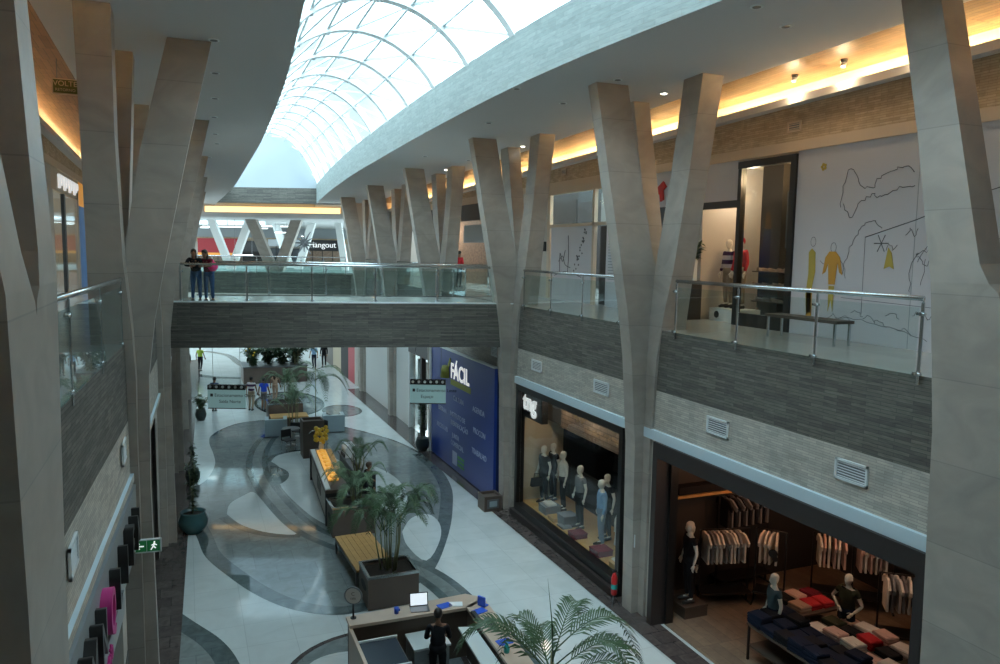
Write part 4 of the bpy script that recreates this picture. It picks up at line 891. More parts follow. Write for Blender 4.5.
a = MB(); a.loft([[(x, y, z) for x, y in ((4.62, 10.2), (5.0, 10.2), (5.08, 13.4), (4.78, 13.5))] for z in (.92, .96)], 'white_top'); a.build('work_shelf', o, of)
a = MB(); a.box(2.74, 2.80, 10.2, 14.05, 0, 1.04, 'pale_wood'); a.build('side_wall', o, of)
for y0, y1 in ((12.75, 13.75), (11.65, 12.7), (10.5, 11.6)):
    a = MB(); a.box(2.84, 3.6, y0, y1, .02, .84, 'dark_wood'); x = a.build('cabinet', o, of); a = MB(); a.box(2.86, 3.58, y0 + .03, y1 - .03, .84, .86, 'cabinet_glass'); a.build('glass_top', x, of)
    a = MB(); a.box(2.82, 3.62, y1, y1 + .035, .80, .88, 'white_metal'); a.build('edge_rail', o, of)
a = MB(); a.box(2.80, 2.84, 10.4, 13.8, .8, .9, 'white_metal'); a.build('edge_rail', o, of)
a = MB(); a.box(3.85, 4.55, 13.35, 13.95, .02, .72, 'grey_panel'); du_ = a.build('drawer_unit', o, of)
a = MB(); a.box(3.83, 4.57, 13.3, 13.97, .72, .76, 'white_top'); a.build('drawer_top', o, of)
for z in (.1, .31, .52):
    a = MB(); a.box(3.9, 4.5, 13.33, 13.35, z, z + .17, 'grey_panel'); dr_ = a.build('drawer', o, of); a = MB(); a.tube([(4.1, 13.32, z + .1), (4.3, 13.32, z + .1)], .012, 'steel', 6); a.build('handle', dr_, of)
o = thing('laptop', 'open laptop with a white screen on the kiosk counter', 'laptop', (4.2, 14.2, 1.10), -.15); a = MB(); a.box(-.19, .19, -.13, .12, 0, .018, 'dark_steel'); a.build('keyboard_base', o)
a = MB(); a.loft([[(-.19, .12, .015), (.19, .12, .015), (.19, .19, .27), (-.19, .19, .27)], [(-.19, .135, .01), (.19, .135, .01), (.19, .205, .265), (-.19, .205, .265)]], 'black'); ld_ = a.build('lid', o)
a = MB(); a.poly([(-.17, .121, .035), (.17, .121, .035), (.17, .182, .255), (-.17, .182, .255)], 'screen_white'); x = a.build('screen', ld_); x.location = (0, -.003, 0)
a = MB(); a.lathe([(.045, 0), (.05, .12), (.045, .12)], (0, 0, 0), 'blue_item', 12); a.ball((.06, 0, .06), (.02, .02, .03), 'blue_item', 6, 4); x = a.build('blue_cup'); x.location = (3.72, 14.2, 1.10); tag(x, 'blue cup left of the laptop on the kiosk counter', 'cup')
a = MB(); a.box(-.02, .02, -.09, .09, 0, .2, 'blue_item'); a.box(-.02, .12, -.09, .09, 0, .02, 'blue_item'); x = a.build('leaflet_holder'); x.location = (5.42, 13.9, 1.10); x.rotation_euler = (0, 0, .5); tag(x, 'blue leaflet holder at the corner of the kiosk counter', 'holder')
for i, (x0, y0, r, mt, lb) in enumerate(((4.72, 14.17, .2, 'blue_item', 'blue and white leaflet behind the laptop'), (4.95, 14.15, -.3, 'paper', 'white paper sheet right of the laptop on the kiosk'), (5.3, 13.7, .3, 'blue_item', 'blue leaflet below the leaflet holder'), (5.3, 12.4, .1, 'blue_item', 'pale blue folder on the side counter'), (5.25, 11.2, .2, 'teal_item', 'teal folder at the near end of the side counter'))):
    a = MB(); a.box(-.14, .14, -.1, .1, 0, .012, mt); x = a.build('leaflet'); x.location = (x0, y0, 1.10); x.rotation_euler = (0, 0, r); tag(x, lb, 'leaflet')
for x0, y0, L, lb in ((5.15, 13.45, .5, 'black pen tray on the side counter'), (5.33, 13.1, .55, 'long black scanner on the side counter')):
    a = MB(); a.loft([[(-.05, -L / 2, 0), (.05, -L / 2, 0), (.05, L / 2, 0), (-.05, L / 2, 0)], [(-.04, -L / 2 + .02, .05), (.04, -L / 2 + .02, .05), (.04, L / 2 - .02, .05), (-.04, L / 2 - .02, .05)]], 'black'); x = a.build('pen_tray' if L < .52 else 'scanner'); x.location = (x0, y0, 1.10); tag(x, lb, 'tray' if L < .52 else 'scanner')
a = MB(); a.lathe([(.05, 0), (.06, .1), (.03, .14), (.03, .18)], (0, 0, 0), 'teal_item', 12); x = a.build('teal_bottle'); x.location = (5.2, 12.05, 1.10); tag(x, 'teal bottle on the side counter near the palm fronds', 'bottle')
o = thing('table_sign', 'round framed sign on a short black post at the kiosk corner', 'sign', (2.88, 14.3, 1.10), -.5); a = MB(); a.tube([(0, 0, 0), (0, 0, .3)], .02, 'black', 8); a.build('post', o); a = MB(); a.lathe([(.06, 0), (.06, .015)], (0, 0, 0), 'black', 12); a.build('base', o)
a = MB(); a.tube([(0, .015, .46), (0, -.015, .46)], .18, 'dark_steel', 24); a.build('frame', o); a = MB(); a.tube([(0, -.01, .46), (0, -.02, .46)], .155, 'beige_panel', 24); x = a.build('disc', o); text('C', .1, 'planter_brown', o, (0, -.024, .47), (PI / 2, 0, 0), .002); text('café', .07, 'planter_brown', o, (0, -.024, .39), (PI / 2, 0, 0), .002)
o = thing('fire_extinguisher', 'red fire extinguisher on a stand by the shop window corner', 'fire extinguisher', (9.22, 15.0, 0)); a = MB(); a.lathe([(.06, .25), (.075, .28), (.075, .66), (.05, .74), (.022, .80)], (0, 0, 0), 'red_paint', 14); a.build('cylinder', o)
a = MB(); a.box(-.05, .05, -.02, .02, .80, .86, 'black'); a.build('valve', o); a = MB(); a.tube([(.03, 0, .82), (.12, -.02, .75), (.13, -.02, .5)], .012, 'black', 6); a.build('hose', o)
a = MB(); a.lathe([(.078, .40), (.078, .52)], (0, 0, 0), 'teal_item', 14, False); a.build('label', o); a = MB(); a.tube([(-.12, -.12, 0), (0, 0, .25), (.12, -.12, 0)], .012, 'dark_steel', 5); a.tube([(0, .14, 0), (0, 0, .25)], .012, 'dark_steel', 5); a.build('stand', o)

# ================================================================= UPPER SHOPS, RIGHT
XW = 12.2
def rbox(mb, y0, y1, z0, z1, x0, x1, mt): mb.box(x0, x1, y0, y1, z0, z1, mt)
m = MB(); rbox(m, -14, 12.98, ZU, 10.56, XW, XW + .1, 'hoarding_white')
for y in (-2, 1, 4, 7, 10): rbox(m, y, y + .012, ZU, 10.55, XW - .003, XW, 'grey_panel')
o = m.build('shop_hoarding', None, (XW, 0, ZU)); o.location = (XW, 0, ZU)
h = thing('drawn_hoarding', 'large white hoarding with ink line drawings and two orange figures, upper right', 'hoarding', (XW, 0, ZU)); o.location = (0, 0, 0); o.parent = h; o.name = 'panel'
def ink(pts, w=.012, mt='ink', nm='ink_line'):
    a = MB(); a.tube([(XW - .003, y, z) for y, z in pts], w * .6, mt, 4); return a.build(nm, h, (XW, 0, ZU))
def blob(pts, mt, nm='painted_figure'):
    a = MB(); a.loft([[(XW - .004, y, z) for y, z in pts], [(XW - .014, y, z) for y, z in pts]], mt); return a.build(nm, h, (XW, 0, ZU))
wob = random.Random(11)
def wig(pts, n=5, s=.03):
    sp = spline(pts, n); return [(y + wob.uniform(-s, s), z + wob.uniform(-s, s)) for y, z in sp]
ink(wig([(11.75, 9.3), (11.7, 9.8), (11.5, 10.05), (11.3, 9.7), (11.0, 9.65), (10.85, 9.82), (10.5, 9.95), (10.3, 9.98), (10.1, 9.85)]))
ink(wig([(11.7, 9.35), (11.5, 9.1), (11.3, 9.35), (11.0, 9.5), (10.8, 9.45), (10.4, 9.6), (10.1, 9.62)]))
ink(wig([(11.6, 8.0), (11.5, 8.4), (11.3, 8.75), (11.1, 8.95), (10.9, 9.0), (10.75, 8.85)]), .011)
ink([(11.1, 8.7), (10.0, 9.0), (9.0, 9.35), (7.6, 9.7)], .014)
ink([(11.1, 8.7), (11.08, 7.2)], .008); ink([(11.6, 7.5), (9.0, 7.42), (7.4, 7.40)], .008)
for k in range(9):
    y = 10.6 - k * .42; z = 8.55 + wob.uniform(-.1, .25); a = wob.uniform(0, 1)
    ink(wig([(y, z), (y - .08, z + .10), (y - .16, z - .02), (y - .22, z + .09)], 3, .03), .010)
for k in range(6):
    a = k * PI / 3; ink([(10.72, 8.58), (10.72 + .16 * math.cos(a), 8.58 + .18 * math.sin(a))], .014)
for y0 in (10.05, 9.2, 8.3, 7.6):
    ink(wig([(y0, 7.7), (y0 - .02, 8.1), (y0 - .15, 8.4), (y0 - .5, 8.45), (y0 - .65, 8.2), (y0 - .62, 7.75)], 5, .05), .010); ink(wig([(y0 - .25, 7.8), (y0 - .28, 8.3)], 4, .03), .009)
    ink(wig([(y0 - .1, 8.4), (y0 - .3, 8.2), (y0 - .5, 8.4), (y0 - .35, 8.5), (y0 - .1, 8.25)], 5, .04), .010)
ink(wig([(12.2, 8.2), (11.95, 8.1), (11.8, 8.35), (11.6, 8.2), (11.55, 7.9)], 4, .03), .008)
for k in range(14):
    y = 11.9 - k * .28; z = 7.0 + wob.uniform(-.12, .3); ink(wig([(y, z), (y - .15, z + .07), (y - .3, z - .05)], 3, .03), .009)
ink(wig([(12.1, 6.95), (11.4, 7.1), (10.4, 7.0), (9.6, 6.85)], 6, .02), .009)
for yc, hz in ((12.42, 8.62), (11.87, 8.50)):
    ink([(yc + .07 * math.cos(a * PI / 6), hz + .1 * math.sin(a * PI / 6)) for a in range(13)], .008)
blob([(12.50, 7.1), (12.55, 7.5), (12.5, 7.95), (12.52, 8.4), (12.44, 8.48), (12.34, 8.4), (12.32, 8.0), (12.40, 7.6), (12.38, 7.15)], 'ink_yellow')
blob([(12.50, 7.0), (12.53, 7.6), (12.38, 7.6), (12.36, 7.05)], 'ink_orange')
blob([(12.12, 7.95), (12.06, 8.3), (11.96, 8.42), (11.80, 8.42), (11.68, 8.3), (11.60, 7.95), (11.68, 8.0), (11.74, 8.2), (11.78, 7.75), (11.94, 7.75), (11.98, 8.2), (12.04, 8.0)], 'ink_orange')
blob([(11.93, 7.72), (11.92, 7.2), (11.86, 7.45), (11.80, 7.2), (11.79, 7.72)], 'ink_yellow')
blob([(10.62, 8.1), (10.55, 8.5), (10.47, 8.4), (10.4, 8.1), (10.5, 8.15)], 'ink_yellow'); 
def flower(y, z, r=.10):
    for k in range(5):
        a = 2 * PI * k / 5; blob([(y + r * .7 * math.cos(a) + r * .5 * math.cos(b * PI / 3), z + r * .7 * math.sin(a) + r * .5 * math.sin(b * PI / 3)) for b in range(6)], 'ink_yellow', 'painted_flower')
flower(9.6, 9.30); flower(7.9, 9.35); flower(12.25, 10.15, .07)
# shoe shop with black frame
sh = thing('shoe_shop', 'upper shop with tall black-framed window and warm light', 'shop', (XW, 14.7, ZU)); so = (XW, 14.7, ZU)
def part(nm, f, par=None, of=None, label=None):
    a = MB(); f(a); return a.build(nm, par, of, label)
part('frame', lambda a: a.box(XW - .06, XW + .12, 12.98, 13.14, ZU, 10.5, 'black_frame'), sh, so)
part('frame', lambda a: a.box(XW - .06, XW + .12, 13.14, 14.85, 10.34, 10.5, 'black_frame'), sh, so)
part('frame', lambda a: a.box(XW - .03, XW + .12, 14.75, 14.87, ZU, 10.34, 'black_frame'), sh, so)
part('header', lambda a: a.box(XW - .03, XW + .12, 14.87, 16.3, 9.45, 9.62, 'black_frame'), sh, so)
part('sill', lambda a: a.box(XW - .03, XW + .12, 13.14, 14.75, ZU, 6.95, 'black_frame'), sh, so)
part('wall_panel', lambda a: a.box(XW - .01, XW + .12, 14.87, 16.6, 9.62, 10.56, 'hoarding_white'), sh, so); part('top_panel', lambda a: a.box(XW - .01, XW + .12, 12.98, 14.87, 10.5, 10.56, 'beige_trim'), sh, so)
part('window_glass', lambda a: a.box(XW + .02, XW + .035, 13.14, 14.75, 6.95, 10.34, 'shop_glass'), sh, so)
part('back_wall', lambda a: a.box(14.4, 14.5, 12.6, 16.9, ZU, 10.6, 'cream_interior'), sh, so)
part('side_wall', lambda a: a.box(XW + .12, 14.4, 12.6, 12.7, ZU, 10.6, 'cream_interior'), sh, so)
part('side_wall', lambda a: a.box(XW + .12, 14.4, 16.35, 16.5, ZU, 10.6, 'beige_panel'), sh, so)
part('ceiling_panel', lambda a: a.box(XW + .12, 14.4, 12.6, 16.5, 10.56, 10.6, 'cream_interior'), sh, so)
part('dark_pillar', lambda a: a.box(13.2, 13.5, 14.5, 15.2, ZU, 10.5, 'black_frame'), sh, so)
part('poster', lambda a: a.box(13.35, 13.38, 12.85, 14.5, 8.5, 9.85, 'poster_dark'), sh, so, 'large dark photo poster')
point('shop_lamp', (13.0, 13.8, 10.2), 60, (1, .72, .40)); point('shop_lamp', (13.3, 15.7, 9.9), 22, (1, .85, .65))
for i, z in enumerate((7.25, 7.6, 7.95)):
    part('shelf', lambda a: a.box(12.5, 13.0, 13.2, 14.6, z - .025, z, 'white_top' if i % 2 else 'dark_wood'), sh, so)
rnd = random.Random(2); shoe0 = None
a = MB(); a.loft([[(-.045, -.13, 0), (.045, -.13, 0), (.045, .13, 0), (-.045, .13, 0)], [(-.04, -.12, .035), (.04, -.12, .035), (.04, .13, .06), (-.04, .13, .06)], [(-.02, .0, .06), (.02, .0, .06), (.03, .12, .09), (-.03, .12, .09)]], 'shop_goods'); shoe0 = a.build('shoe')
tag(shoe0, 'shoe on a shelf in the upper black-framed shop window', 'shoe', 'shoes in the upper shop window'); shoe0.location = (12.65, 13.35, 7.25); shoe0.rotation_euler = (0, 0, 1.2)
for z in (7.25, 7.6, 7.95):
    for k in range(6):
        if z == 7.25 and k == 0: continue
        c = shoe0.copy(); col.objects.link(c); c.location = (12.65 + rnd.uniform(-.05, .15), 13.35 + .23 * k, z); c.rotation_euler = (0, 0, 1.2 + rnd.uniform(-.4, .4))
o = thing('display_plinth', 'white display plinth with a round emblem under the two dressed mannequins', 'plinth', (12.85, 15.6, ZU)); a = MB(); a.box(-.35, .35, -.55, .55, .0, .32, 'white_paint'); a.build('box', o); a = MB(); a.tube([(-.35, .25, .16), (-.362, .25, .16)], .09, 'black', 16); a.build('emblem', o)
figure('mannequin', 'mannequin in a bright red jacket in the upper shop entrance', 'mannequin', (12.85, 15.45, ZU + .32), -PI / 2, 1.78, None, skin='mannequin_cream', top='cloth_red', sleeve=1, legs='cloth_khaki', hair='cloth_red', mannequin=True)
figure('mannequin', 'mannequin in a black and white patterned jacket beside the red one', 'mannequin', (12.9, 15.95, ZU + .32), -PI / 2, 1.74, None, skin='mannequin_cream', top='cloth_stripes', sleeve=1, legs='cloth_khaki', hair=None, mannequin=True)
o = thing('advert_stand', 'small white stand with a dark poster and plant by the shop entrance', 'stand', (12.05, 16.35, ZU)); a = MB(); a.box(-.2, .2, -.18, .18, 0, 1.0, 'dark_interior'); a.build('base', o); a = MB(); a.box(-.05, .05, -.16, .16, 1.0, 1.55, 'white_paint'); a.build('panel', o); a = MB(); a.box(-.06, -.05, -.08, .08, 1.1, 1.45, 'poster_dark'); a.build('poster', o)
bushy('pot_plant', 'spiky dark plant on top of the small advert stand', (12.1, 16.35, ZU + 1.5), 8, .5, .2, .25, 8, 'leaf_dark', 44)
o = thing('gallery_bench', 'long dark bench with steel legs against the drawn hoarding', 'bench', (11.3, 11.55, ZU), 0); a = MB(); a.box(-.22, .22, -.95, .95, .42, .48, 'dark_wood'); a.build('seat', o)
for sx in (-.18, .18):
    for sy in (-.88, .88): a = MB(); a.box(sx - .02, sx + .02, sy - .02, sy + .02, 0, .42, 'steel'); a.build('leg', o)
# white shopfront with small red sign between columns
o = thing('shopfront', 'pale shopfront with a small red wall emblem behind the large forked column', 'shopfront', (XW, 18.7, ZU)); of = (XW, 18.7, ZU)
part('panel', lambda a: a.box(XW, XW + .1, 16.6, 20.2, 9.6, 10.56, 'hoarding_white'), o, of); part('panel', lambda a: a.box(XW, XW + .1, 17.1, 19.6, 7.0, 9.6, 'poster_dark'), o, of); part('panel', lambda a: a.box(XW, XW + .1, 16.6, 17.1, ZU, 9.6, 'beige_panel'), o, of)
part('panel', lambda a: a.box(XW, XW + .1, 17.1, 19.6, ZU, 7.0, 'beige_panel'), o, of); part('panel', lambda a: a.box(XW, XW + .1, 19.6, 20.2, ZU, 9.6, 'beige_panel'), o, of)
a = MB(); a.loft([[(x, y, z) for y, z in ((18.35, 9.95), (18.2, 10.15), (17.95, 10.3), (17.8, 10.15), (17.95, 10.05), (17.9, 9.8), (18.05, 9.75), (18.1, 9.95))] for x in (XW - .01, XW - .05)], 'red_paint'); a.build('emblem', o, of, 'small red emblem')
# glazed shop front under renovation
o = thing('shopfront', 'beige-framed glass shopfront covered inside by a white drawn panel', 'shopfront', (XW, 23, ZU)); of = (XW, 23, ZU)
for y0, y1, z0, z1 in ((25.0, 25.2, ZU, 10.45), (20.2, 25.2, 10.35, 10.56), (21.75, 21.87, ZU, 10.35), (20.2, 25.0, 9.2, 9.3)):
    part('frame', lambda a: a.box(XW - .03, XW + .1, y0, y1, z0, z1, 'beige_trim'), o, of)
part('upper_glass', lambda a: a.box(XW + .03, XW + .045, 20.2, 25.0, 9.3, 10.35, 'shop_glass'), o, of)
part('white_panel', lambda a: a.box(XW + .02, XW + .05, 21.9, 24.95, ZU, 9.2, 'hoarding_white'), o, of); part('notice_panel', lambda a: a.box(XW + .01, XW + .05, 20.2, 21.0, ZU, 9.2, 'hoarding_white'), o, of)
part('dark_opening', lambda a: a.box(XW + .3, XW + .34, 20.9, 21.9, ZU, 9.2, 'dark_interior'), o, of); part('back_wall', lambda a: a.box(14.5, 14.6, 19.8, 25.4, ZU, 10.56, 'grey_panel'), o, of)
for k in range(26):
    y = 22.1 + .75 * k / 26 + rnd.uniform(0, .35); z = 9.05 - 1.3 * k / 26 + rnd.uniform(-.15, .15); part('ink_spot', lambda a: a.tube([(XW + .015, y, z), (XW + .005, y, z)], .035, 'ink', 6), o, of)
for pts in ([(23.6, 8.9), (23.55, 8.2), (23.6, 7.6)], [(24.3, 8.0), (24.0, 8.2), (23.8, 7.9), (23.4, 7.8)], [(24.2, 7.6), (24.2, 8.3), (24.0, 8.0), (23.8, 8.4)], [(24.6, 7.5), (23.9, 7.65), (23.2, 7.6), (22.6, 7.5)]):
    part('ink_line', lambda a: a.tube([(XW + .012, y, z) for y, z in spline(pts, 4)], .012, 'ink', 4), o, of)
for k in range(16): part('text_row', lambda a: a.box(XW + .002, XW + .01, 20.35, 20.85, 8.85 - k * .09, 8.88 - k * .09, 'grey_panel'), o, of)
point('shop_lamp', (13.4, 23.4, 10.1), 25, (1, .75, .4))
part('wall_right_mid', lambda a: a.box(XW, XW + .1, 25.2, 28.2, ZU, 10.56, 'beige_panel'))['kind'] = 'structure'
a = MB(); a.box(XW - .05, XW, 25.3, 25.6, 8.35, 8.7, 'black'); tag(a.build('wall_speaker', None), 'small black box fixed on the beige wall right of the bridge column', 'speaker')
# dark shops beyond the bridge
o = thing('shopfront', 'black-fronted upper shop with grey sign board past the bridge end', 'shopfront', (XW, 32, ZU)); of = (XW, 32, ZU)
for y0, y1, z0, z1, mt, nm in ((28.2, 28.5, ZU, 10.3, 'black_frame', 'frame'), (28.2, 35.8, 9.7, 10.45, 'black_frame', 'fascia'), (28.5, 34.2, 8.7, 9.5, 'grey_panel', 'sign_board'), (28.6, 30.1, 8.75, 9.45, 'hoarding_white', 'white_poster')):
    part(nm, lambda a: a.box(XW - .04 - (.03 if nm == 'white_poster' else 0), XW + .05, y0, y1, z0, z1, mt), o, of)
part('back_wall', lambda a: a.box(14.9, 15, 28.2, 36.0, ZU, 10.5, 'dark_interior'), o, of); part('display', lambda a: a.box(13.8, 14.2, 29, 35, ZU, 8.4, 'shop_goods'), o, of); part('upper_panel', lambda a: a.box(XW, XW + .05, 28.2, 45.5, 10.45, 10.6, 'beige_trim'), o, of)
o = thing('shopfront', 'farther upper shop with an orange poster past the bridge end', 'shopfront', (XW, 40, ZU)); of = (XW, 40, ZU)
for y0, y1, z0, z1, mt, nm in ((35.8, 36.2, ZU, 10.45, 'beige_panel', 'pier'), (36.2, 45, 9.4, 10.45, 'black_frame', 'fascia'), (37.2, 38.6, 7.2, 9.0, 'amber_sign', 'poster'), (40.5, 41.0, ZU, 9.4, 'beige_panel', 'pier'), (45, 48, ZU, 10.6, 'beige_panel', 'pier')):
    part(nm, lambda a: a.box(XW - .02, XW + .05, y0, y1, z0, z1, mt), o, of)
part('back_wall', lambda a: a.box(14, 14.1, 36, 45.5, ZU, 10.5, 'shop_goods'), o, of)
point('shop_lamp', (13.4, 32, 9.6), 30, (1, .9, .75)); point('shop_lamp', (13.2, 40, 9.3), 40, (1, .85, .65))
# wall vents and fixtures
def vent(name, label, x, y0, y1, z0, z1, group, mt='white_metal', nx=-1, slats=6, par_y=True):
    o = thing(name, label, 'vent', (x, (y0 + y1) / 2, z0), 0, group); of = (x, (y0 + y1) / 2, z0); t = .04
    a = MB()
    for b in ((y0, y1, z0, z0 + t), (y0, y1, z1 - t, z1), (y0, y0 + t, z0, z1), (y1 - t, y1, z0, z1)): a.box(min(x, x + nx * .03), max(x, x + nx * .03), *b, mt)
    a.build('frame', o, of)
    a = MB(); a.box(min(x, x + nx * .006), max(x, x + nx * .006), y0 + t, y1 - t, z0 + t, z1 - t, 'dark_steel'); a.build('backing', o, of)
    for i in range(slats):
        z = z0 + t + (z1 - z0 - 2 * t) * (i + .5) / slats; a = MB(); a.box(min(x + nx * .008, x + nx * .02), max(x + nx * .008, x + nx * .02), y0 + t, y1 - t, z - .008, z + .008, mt); a.build('slat', o, of)
G = 'ventilation grilles on the right stone band'
vent('vent_grille', 'large ventilation grille above the dark clothing shop, nearest the right edge', 9.6, 8.38, 9.02, 4.78, 5.12, G)
vent('vent_grille', 'ventilation grille above the dark clothing shop, next to the big column', 9.6, 11.65, 12.3, 4.78, 5.12, G)
vent('vent_grille', 'ventilation grille above the right half of the mannequin window', 9.6, 16.15, 16.9, 4.78, 5.12, G)
vent('vent_grille', 'ventilation grille above the lettered sign of the mannequin shop', 9.6, 20.0, 20.7, 4.78, 5.12, G)
vent('vent_grille', 'ventilation grille behind the top of the blue board', 9.6, 23.3, 24.0, 4.78, 5.12, G)
G = 'ventilation grilles on the left stone band'
vent('vent_grille', 'nearest ventilation grille on the left stone band', FX(9) + .01, 8.75, 9.35, 4.80, 5.15, G, nx=1)
vent('vent_grille', 'farther ventilation grille on the left stone band', FX(13.5) + .01, 13.2, 13.85, 4.80, 5.15, G, nx=1)
vent('wall_vent', 'small dark vent on the upper tan wall, near', XW, 12.95, 13.35, 10.98, 11.2, 'vents on the upper tan wall', 'beige_trim', -1, 3)
vent('wall_vent', 'small dark vent on the upper tan wall, far', XW, 23.8, 24.2, 10.98, 11.2, 'vents on the upper tan wall', 'beige_trim', -1, 3)
# downlights in the plaster ceilings
k = 0
for x, y, lit in ((.56, 14.85, 0), (.66, 17.3, 0), (.74, 19.85, 0), (.8, 22.3, 0), (.92, 25.07, 0), (1.04, 27.0, 0), (.89, 30.5, 0), (8.1, 9.66, 0), (9.18, 10.22, 0), (10.13, 15.06, 1), (8.52, 14.39, 0), (8.52, 16.92, 0), (6.9, 16.0, 0), (10.3, 23.3, 1), (9.9, 30.1, 1), (9.79, 27.1, 0), (8.04, 26.83, 0), (8.53, 23.2, 0), (7.8, 20.0, 0)):
    z = ceil(y); a = MB(); a.lathe([(.10, -.012), (.10, .01)], (0, 0, 0), 'white_metal', 16); o = thing('downlight', ('lit round downlight' if lit else 'small unlit round downlight') + ' recessed in the plaster ceiling', 'downlight', (x, y, z), 0, 'lit ceiling downlights' if lit else 'unlit ceiling downlights'); a.build('ring', o)
    a = MB(); a.lathe([(.065, -.018), (.065, -.010)], (0, 0, 0), 'spot_lit' if lit else 'lamp_off', 14); a.build('lens', o)
for y in (9.9, 11.6, 12.9, 7.6, 19.0):
    o = thing('track_spot', 'small dark spotlight hanging under the timber ceiling strip', 'spotlight', (11.9, y, ceil(y) + .1), 0, 'spotlights under the timber strip'); a = MB(); a.tube([(0, 0, 0), (0, 0, -.06)], .07, 'dark_steel', 10); a.build('base', o); a = MB(); a.tube([(0, 0, -.06), (-.03, 0, -.14)], .05, 'white_metal', 10); a.build('head', o); point('spot_lamp', (11.85, y, ceil(y) - .25), 14, (1, .74, .45), .05)

# ================================================================= UPPER SHOPS, LEFT
XL = -3.5
o = thing('shopfront', 'upper left shop with sparkling lit sign and pale glazed front', 'shopfront', (XL, 27, ZU)); of = (XL, 27, ZU)
for y0, y1, z0, z1, mt, nm in ((14, 25.3, ZU, 10.56, 'beige_panel', 'wall_panel'), (25.3, 31.3, 9.9, 10.56, 'beige_trim', 'fascia'), (27.8, 28.1, ZU, 9.9, 'black_frame', 'mullion'), (25.3, 25.6, ZU, 9.9, 'beige_panel', 'pier')):
    part(nm, lambda a: a.box(XL - .1, XL, y0, y1, z0, z1, mt), o, of)
part('window_glass', lambda a: a.box(XL - .06, XL - .045, 25.6, 31.0, ZU, 9.9, 'shop_glass'), o, of); part('back_wall', lambda a: a.box(XL - 2.5, XL - 2.4, 25, 31.2, ZU, 10.5, 'cream_interior'), o, of); part('end_wall', lambda a: a.box(XL - 2.5, XL - .1, 31.2, 31.3, ZU, 10.56, 'cream_interior'), o, of); part('ceiling_panel', lambda a: a.box(XL - 2.5, XL - .1, 25, 31.2, 10.5, 10.6, 'cream_interior'), o, of); part('shelving', lambda a: a.box(XL - 2.3, XL - 1.9, 26, 30.5, ZU, 8.8, 'shop_goods'), o, of)
for k in range(12): part('sign_letter', lambda a: a.box(XL, XL + .06, 26.6 + k * .38, 26.82 + k * .38, 10.0 + .1 * (k % 3), 10.42, 'logo_white'), o, of)
point('shop_lamp', (XL - 1.2, 27.8, 9.6), 35, (1, .75, .45))
o = thing('shopfront', 'upper left shop front with a tall blue poster', 'shopfront', (XL, 34, ZU)); of = (XL, 34, ZU)
for y0, y1, z0, z1, mt, nm in ((31.0, 31.4, ZU, 10.56, 'beige_panel', 'pier'), (31.4, 36.5, ZU, 9.7, 'poster_blue', 'poster'), (31.4, 48, 9.7, 10.56, 'amber_sign', 'lit_fascia'), (36.5, 48, ZU, 9.7, 'beige_panel', 'wall_panel')):
    part(nm, lambda a: a.box(XL - .1, XL, y0, y1, z0, z1, mt), o, of)
m = MB(); m.box(XL - .1, XL, -14, 14, ZU, 10.8, 'beige_panel'); struct('wall_left_near', m)
o = thing('direction_sign', 'olive hanging sign reading VOLTE with a U-turn arrow, upper left', 'sign', (-2.0, 17.6, 11.4), 0); a = MB(); a.box(-.32, .32, -.02, .02, -.13, .13, 'olive_sign'); a.build('panel', o); a = MB()
for b in ((-.33, .33, -.15, -.13), (-.33, .33, .13, .15), (-.34, -.32, -.15, .15), (.32, .34, -.15, .15), (.10, .12, -.13, .13)): a.box(b[0], b[1], -.03, .03, b[2], b[3], 'beige_trim')
a.build('frame', o); text('VOLTE', .14, 'beige_trim', o, (-.11, -.025, 0.01), (PI / 2, 0, 0), .003); text('RETORNO', .075, 'beige_trim', o, (-.11, -.025, -.09), (PI / 2, 0, 0), .003)
a = MB(); a.tube([(.17, -.03, -.09), (.17, -.03, .03), (.19, -.03, .08), (.22, -.03, .09), (.25, -.03, .08), (.27, -.03, .03), (.27, -.03, -.02)], .018, 'ink_yellow', 6); a.loft([[(.23, -.03, -.02), (.31, -.03, -.02), (.27, -.03, -.09)], [(.23, -.035, -.02), (.31, -.035, -.02), (.27, -.035, -.09)]], 'ink_yellow'); a.build('arrow', o)
for x in (-.25, .25): a = MB(); a.tube([(x, 0, .14), (x, 0, ceil(17.6) - 11.4 + .05)], .008, 'dark_steel', 5); a.build('hanger_rod', o)
# ================================================================= LEFT GROUND SHOP SIGN
o = thing('shop_sign', 'grey shop sign with dark block letters and magenta script, lower left', 'sign', (FX(10), 10, 3.1)); of = (FX(10), 10, 3.1)
a = MB(); a.loft([[(FX(y) + .02, y, 3.05), (FX(y) + .08, y, 3.05), (FX(y) + .08, y, 4.15), (FX(y) + .02, y, 4.15)] for y in (7.0, 9, 11, 13, 15.0)], 'grey_panel'); a.build('panel', o, of)
for i, ch in enumerate('TMNQLIEN'):
    y = 8.15 + i * .76; text(ch, .78, 'magenta' if ch == 'Q' else 'black_frame', o, (FX(y) + .10 - of[0], y - 10, 3.42 - 3.1), (PI / 2, 0, PI / 2), .11, 'letter', bold=.01)
a = MB(); a.loft([[(FX(y) + .08, y, 2.98), (FX(y) + .15, y, 2.98), (FX(y) + .15, y, 3.32), (FX(y) + .08, y, 3.32)] for y in (7.4, 9, 11.9)], 'grey_panel'); a.build('lower_board', o, of)
text('casa e estilo', .38, 'magenta', o, (FX(9.7) + .17 - of[0], 9.7 - 10, 3.0 - 3.1), (PI / 2, 0, PI / 2), .03)
m = MB(); m.box(FX(12.5) - .3, FX(12.5) + .06, 12.2, 12.9, 0, 3.05, 'beige_panel'); m.box(FX(12.5) + .06, FX(12.5) + .07, 12.2, 12.9, 1.55, 1.9, 'black_frame'); struct('wall_left_pier', m)
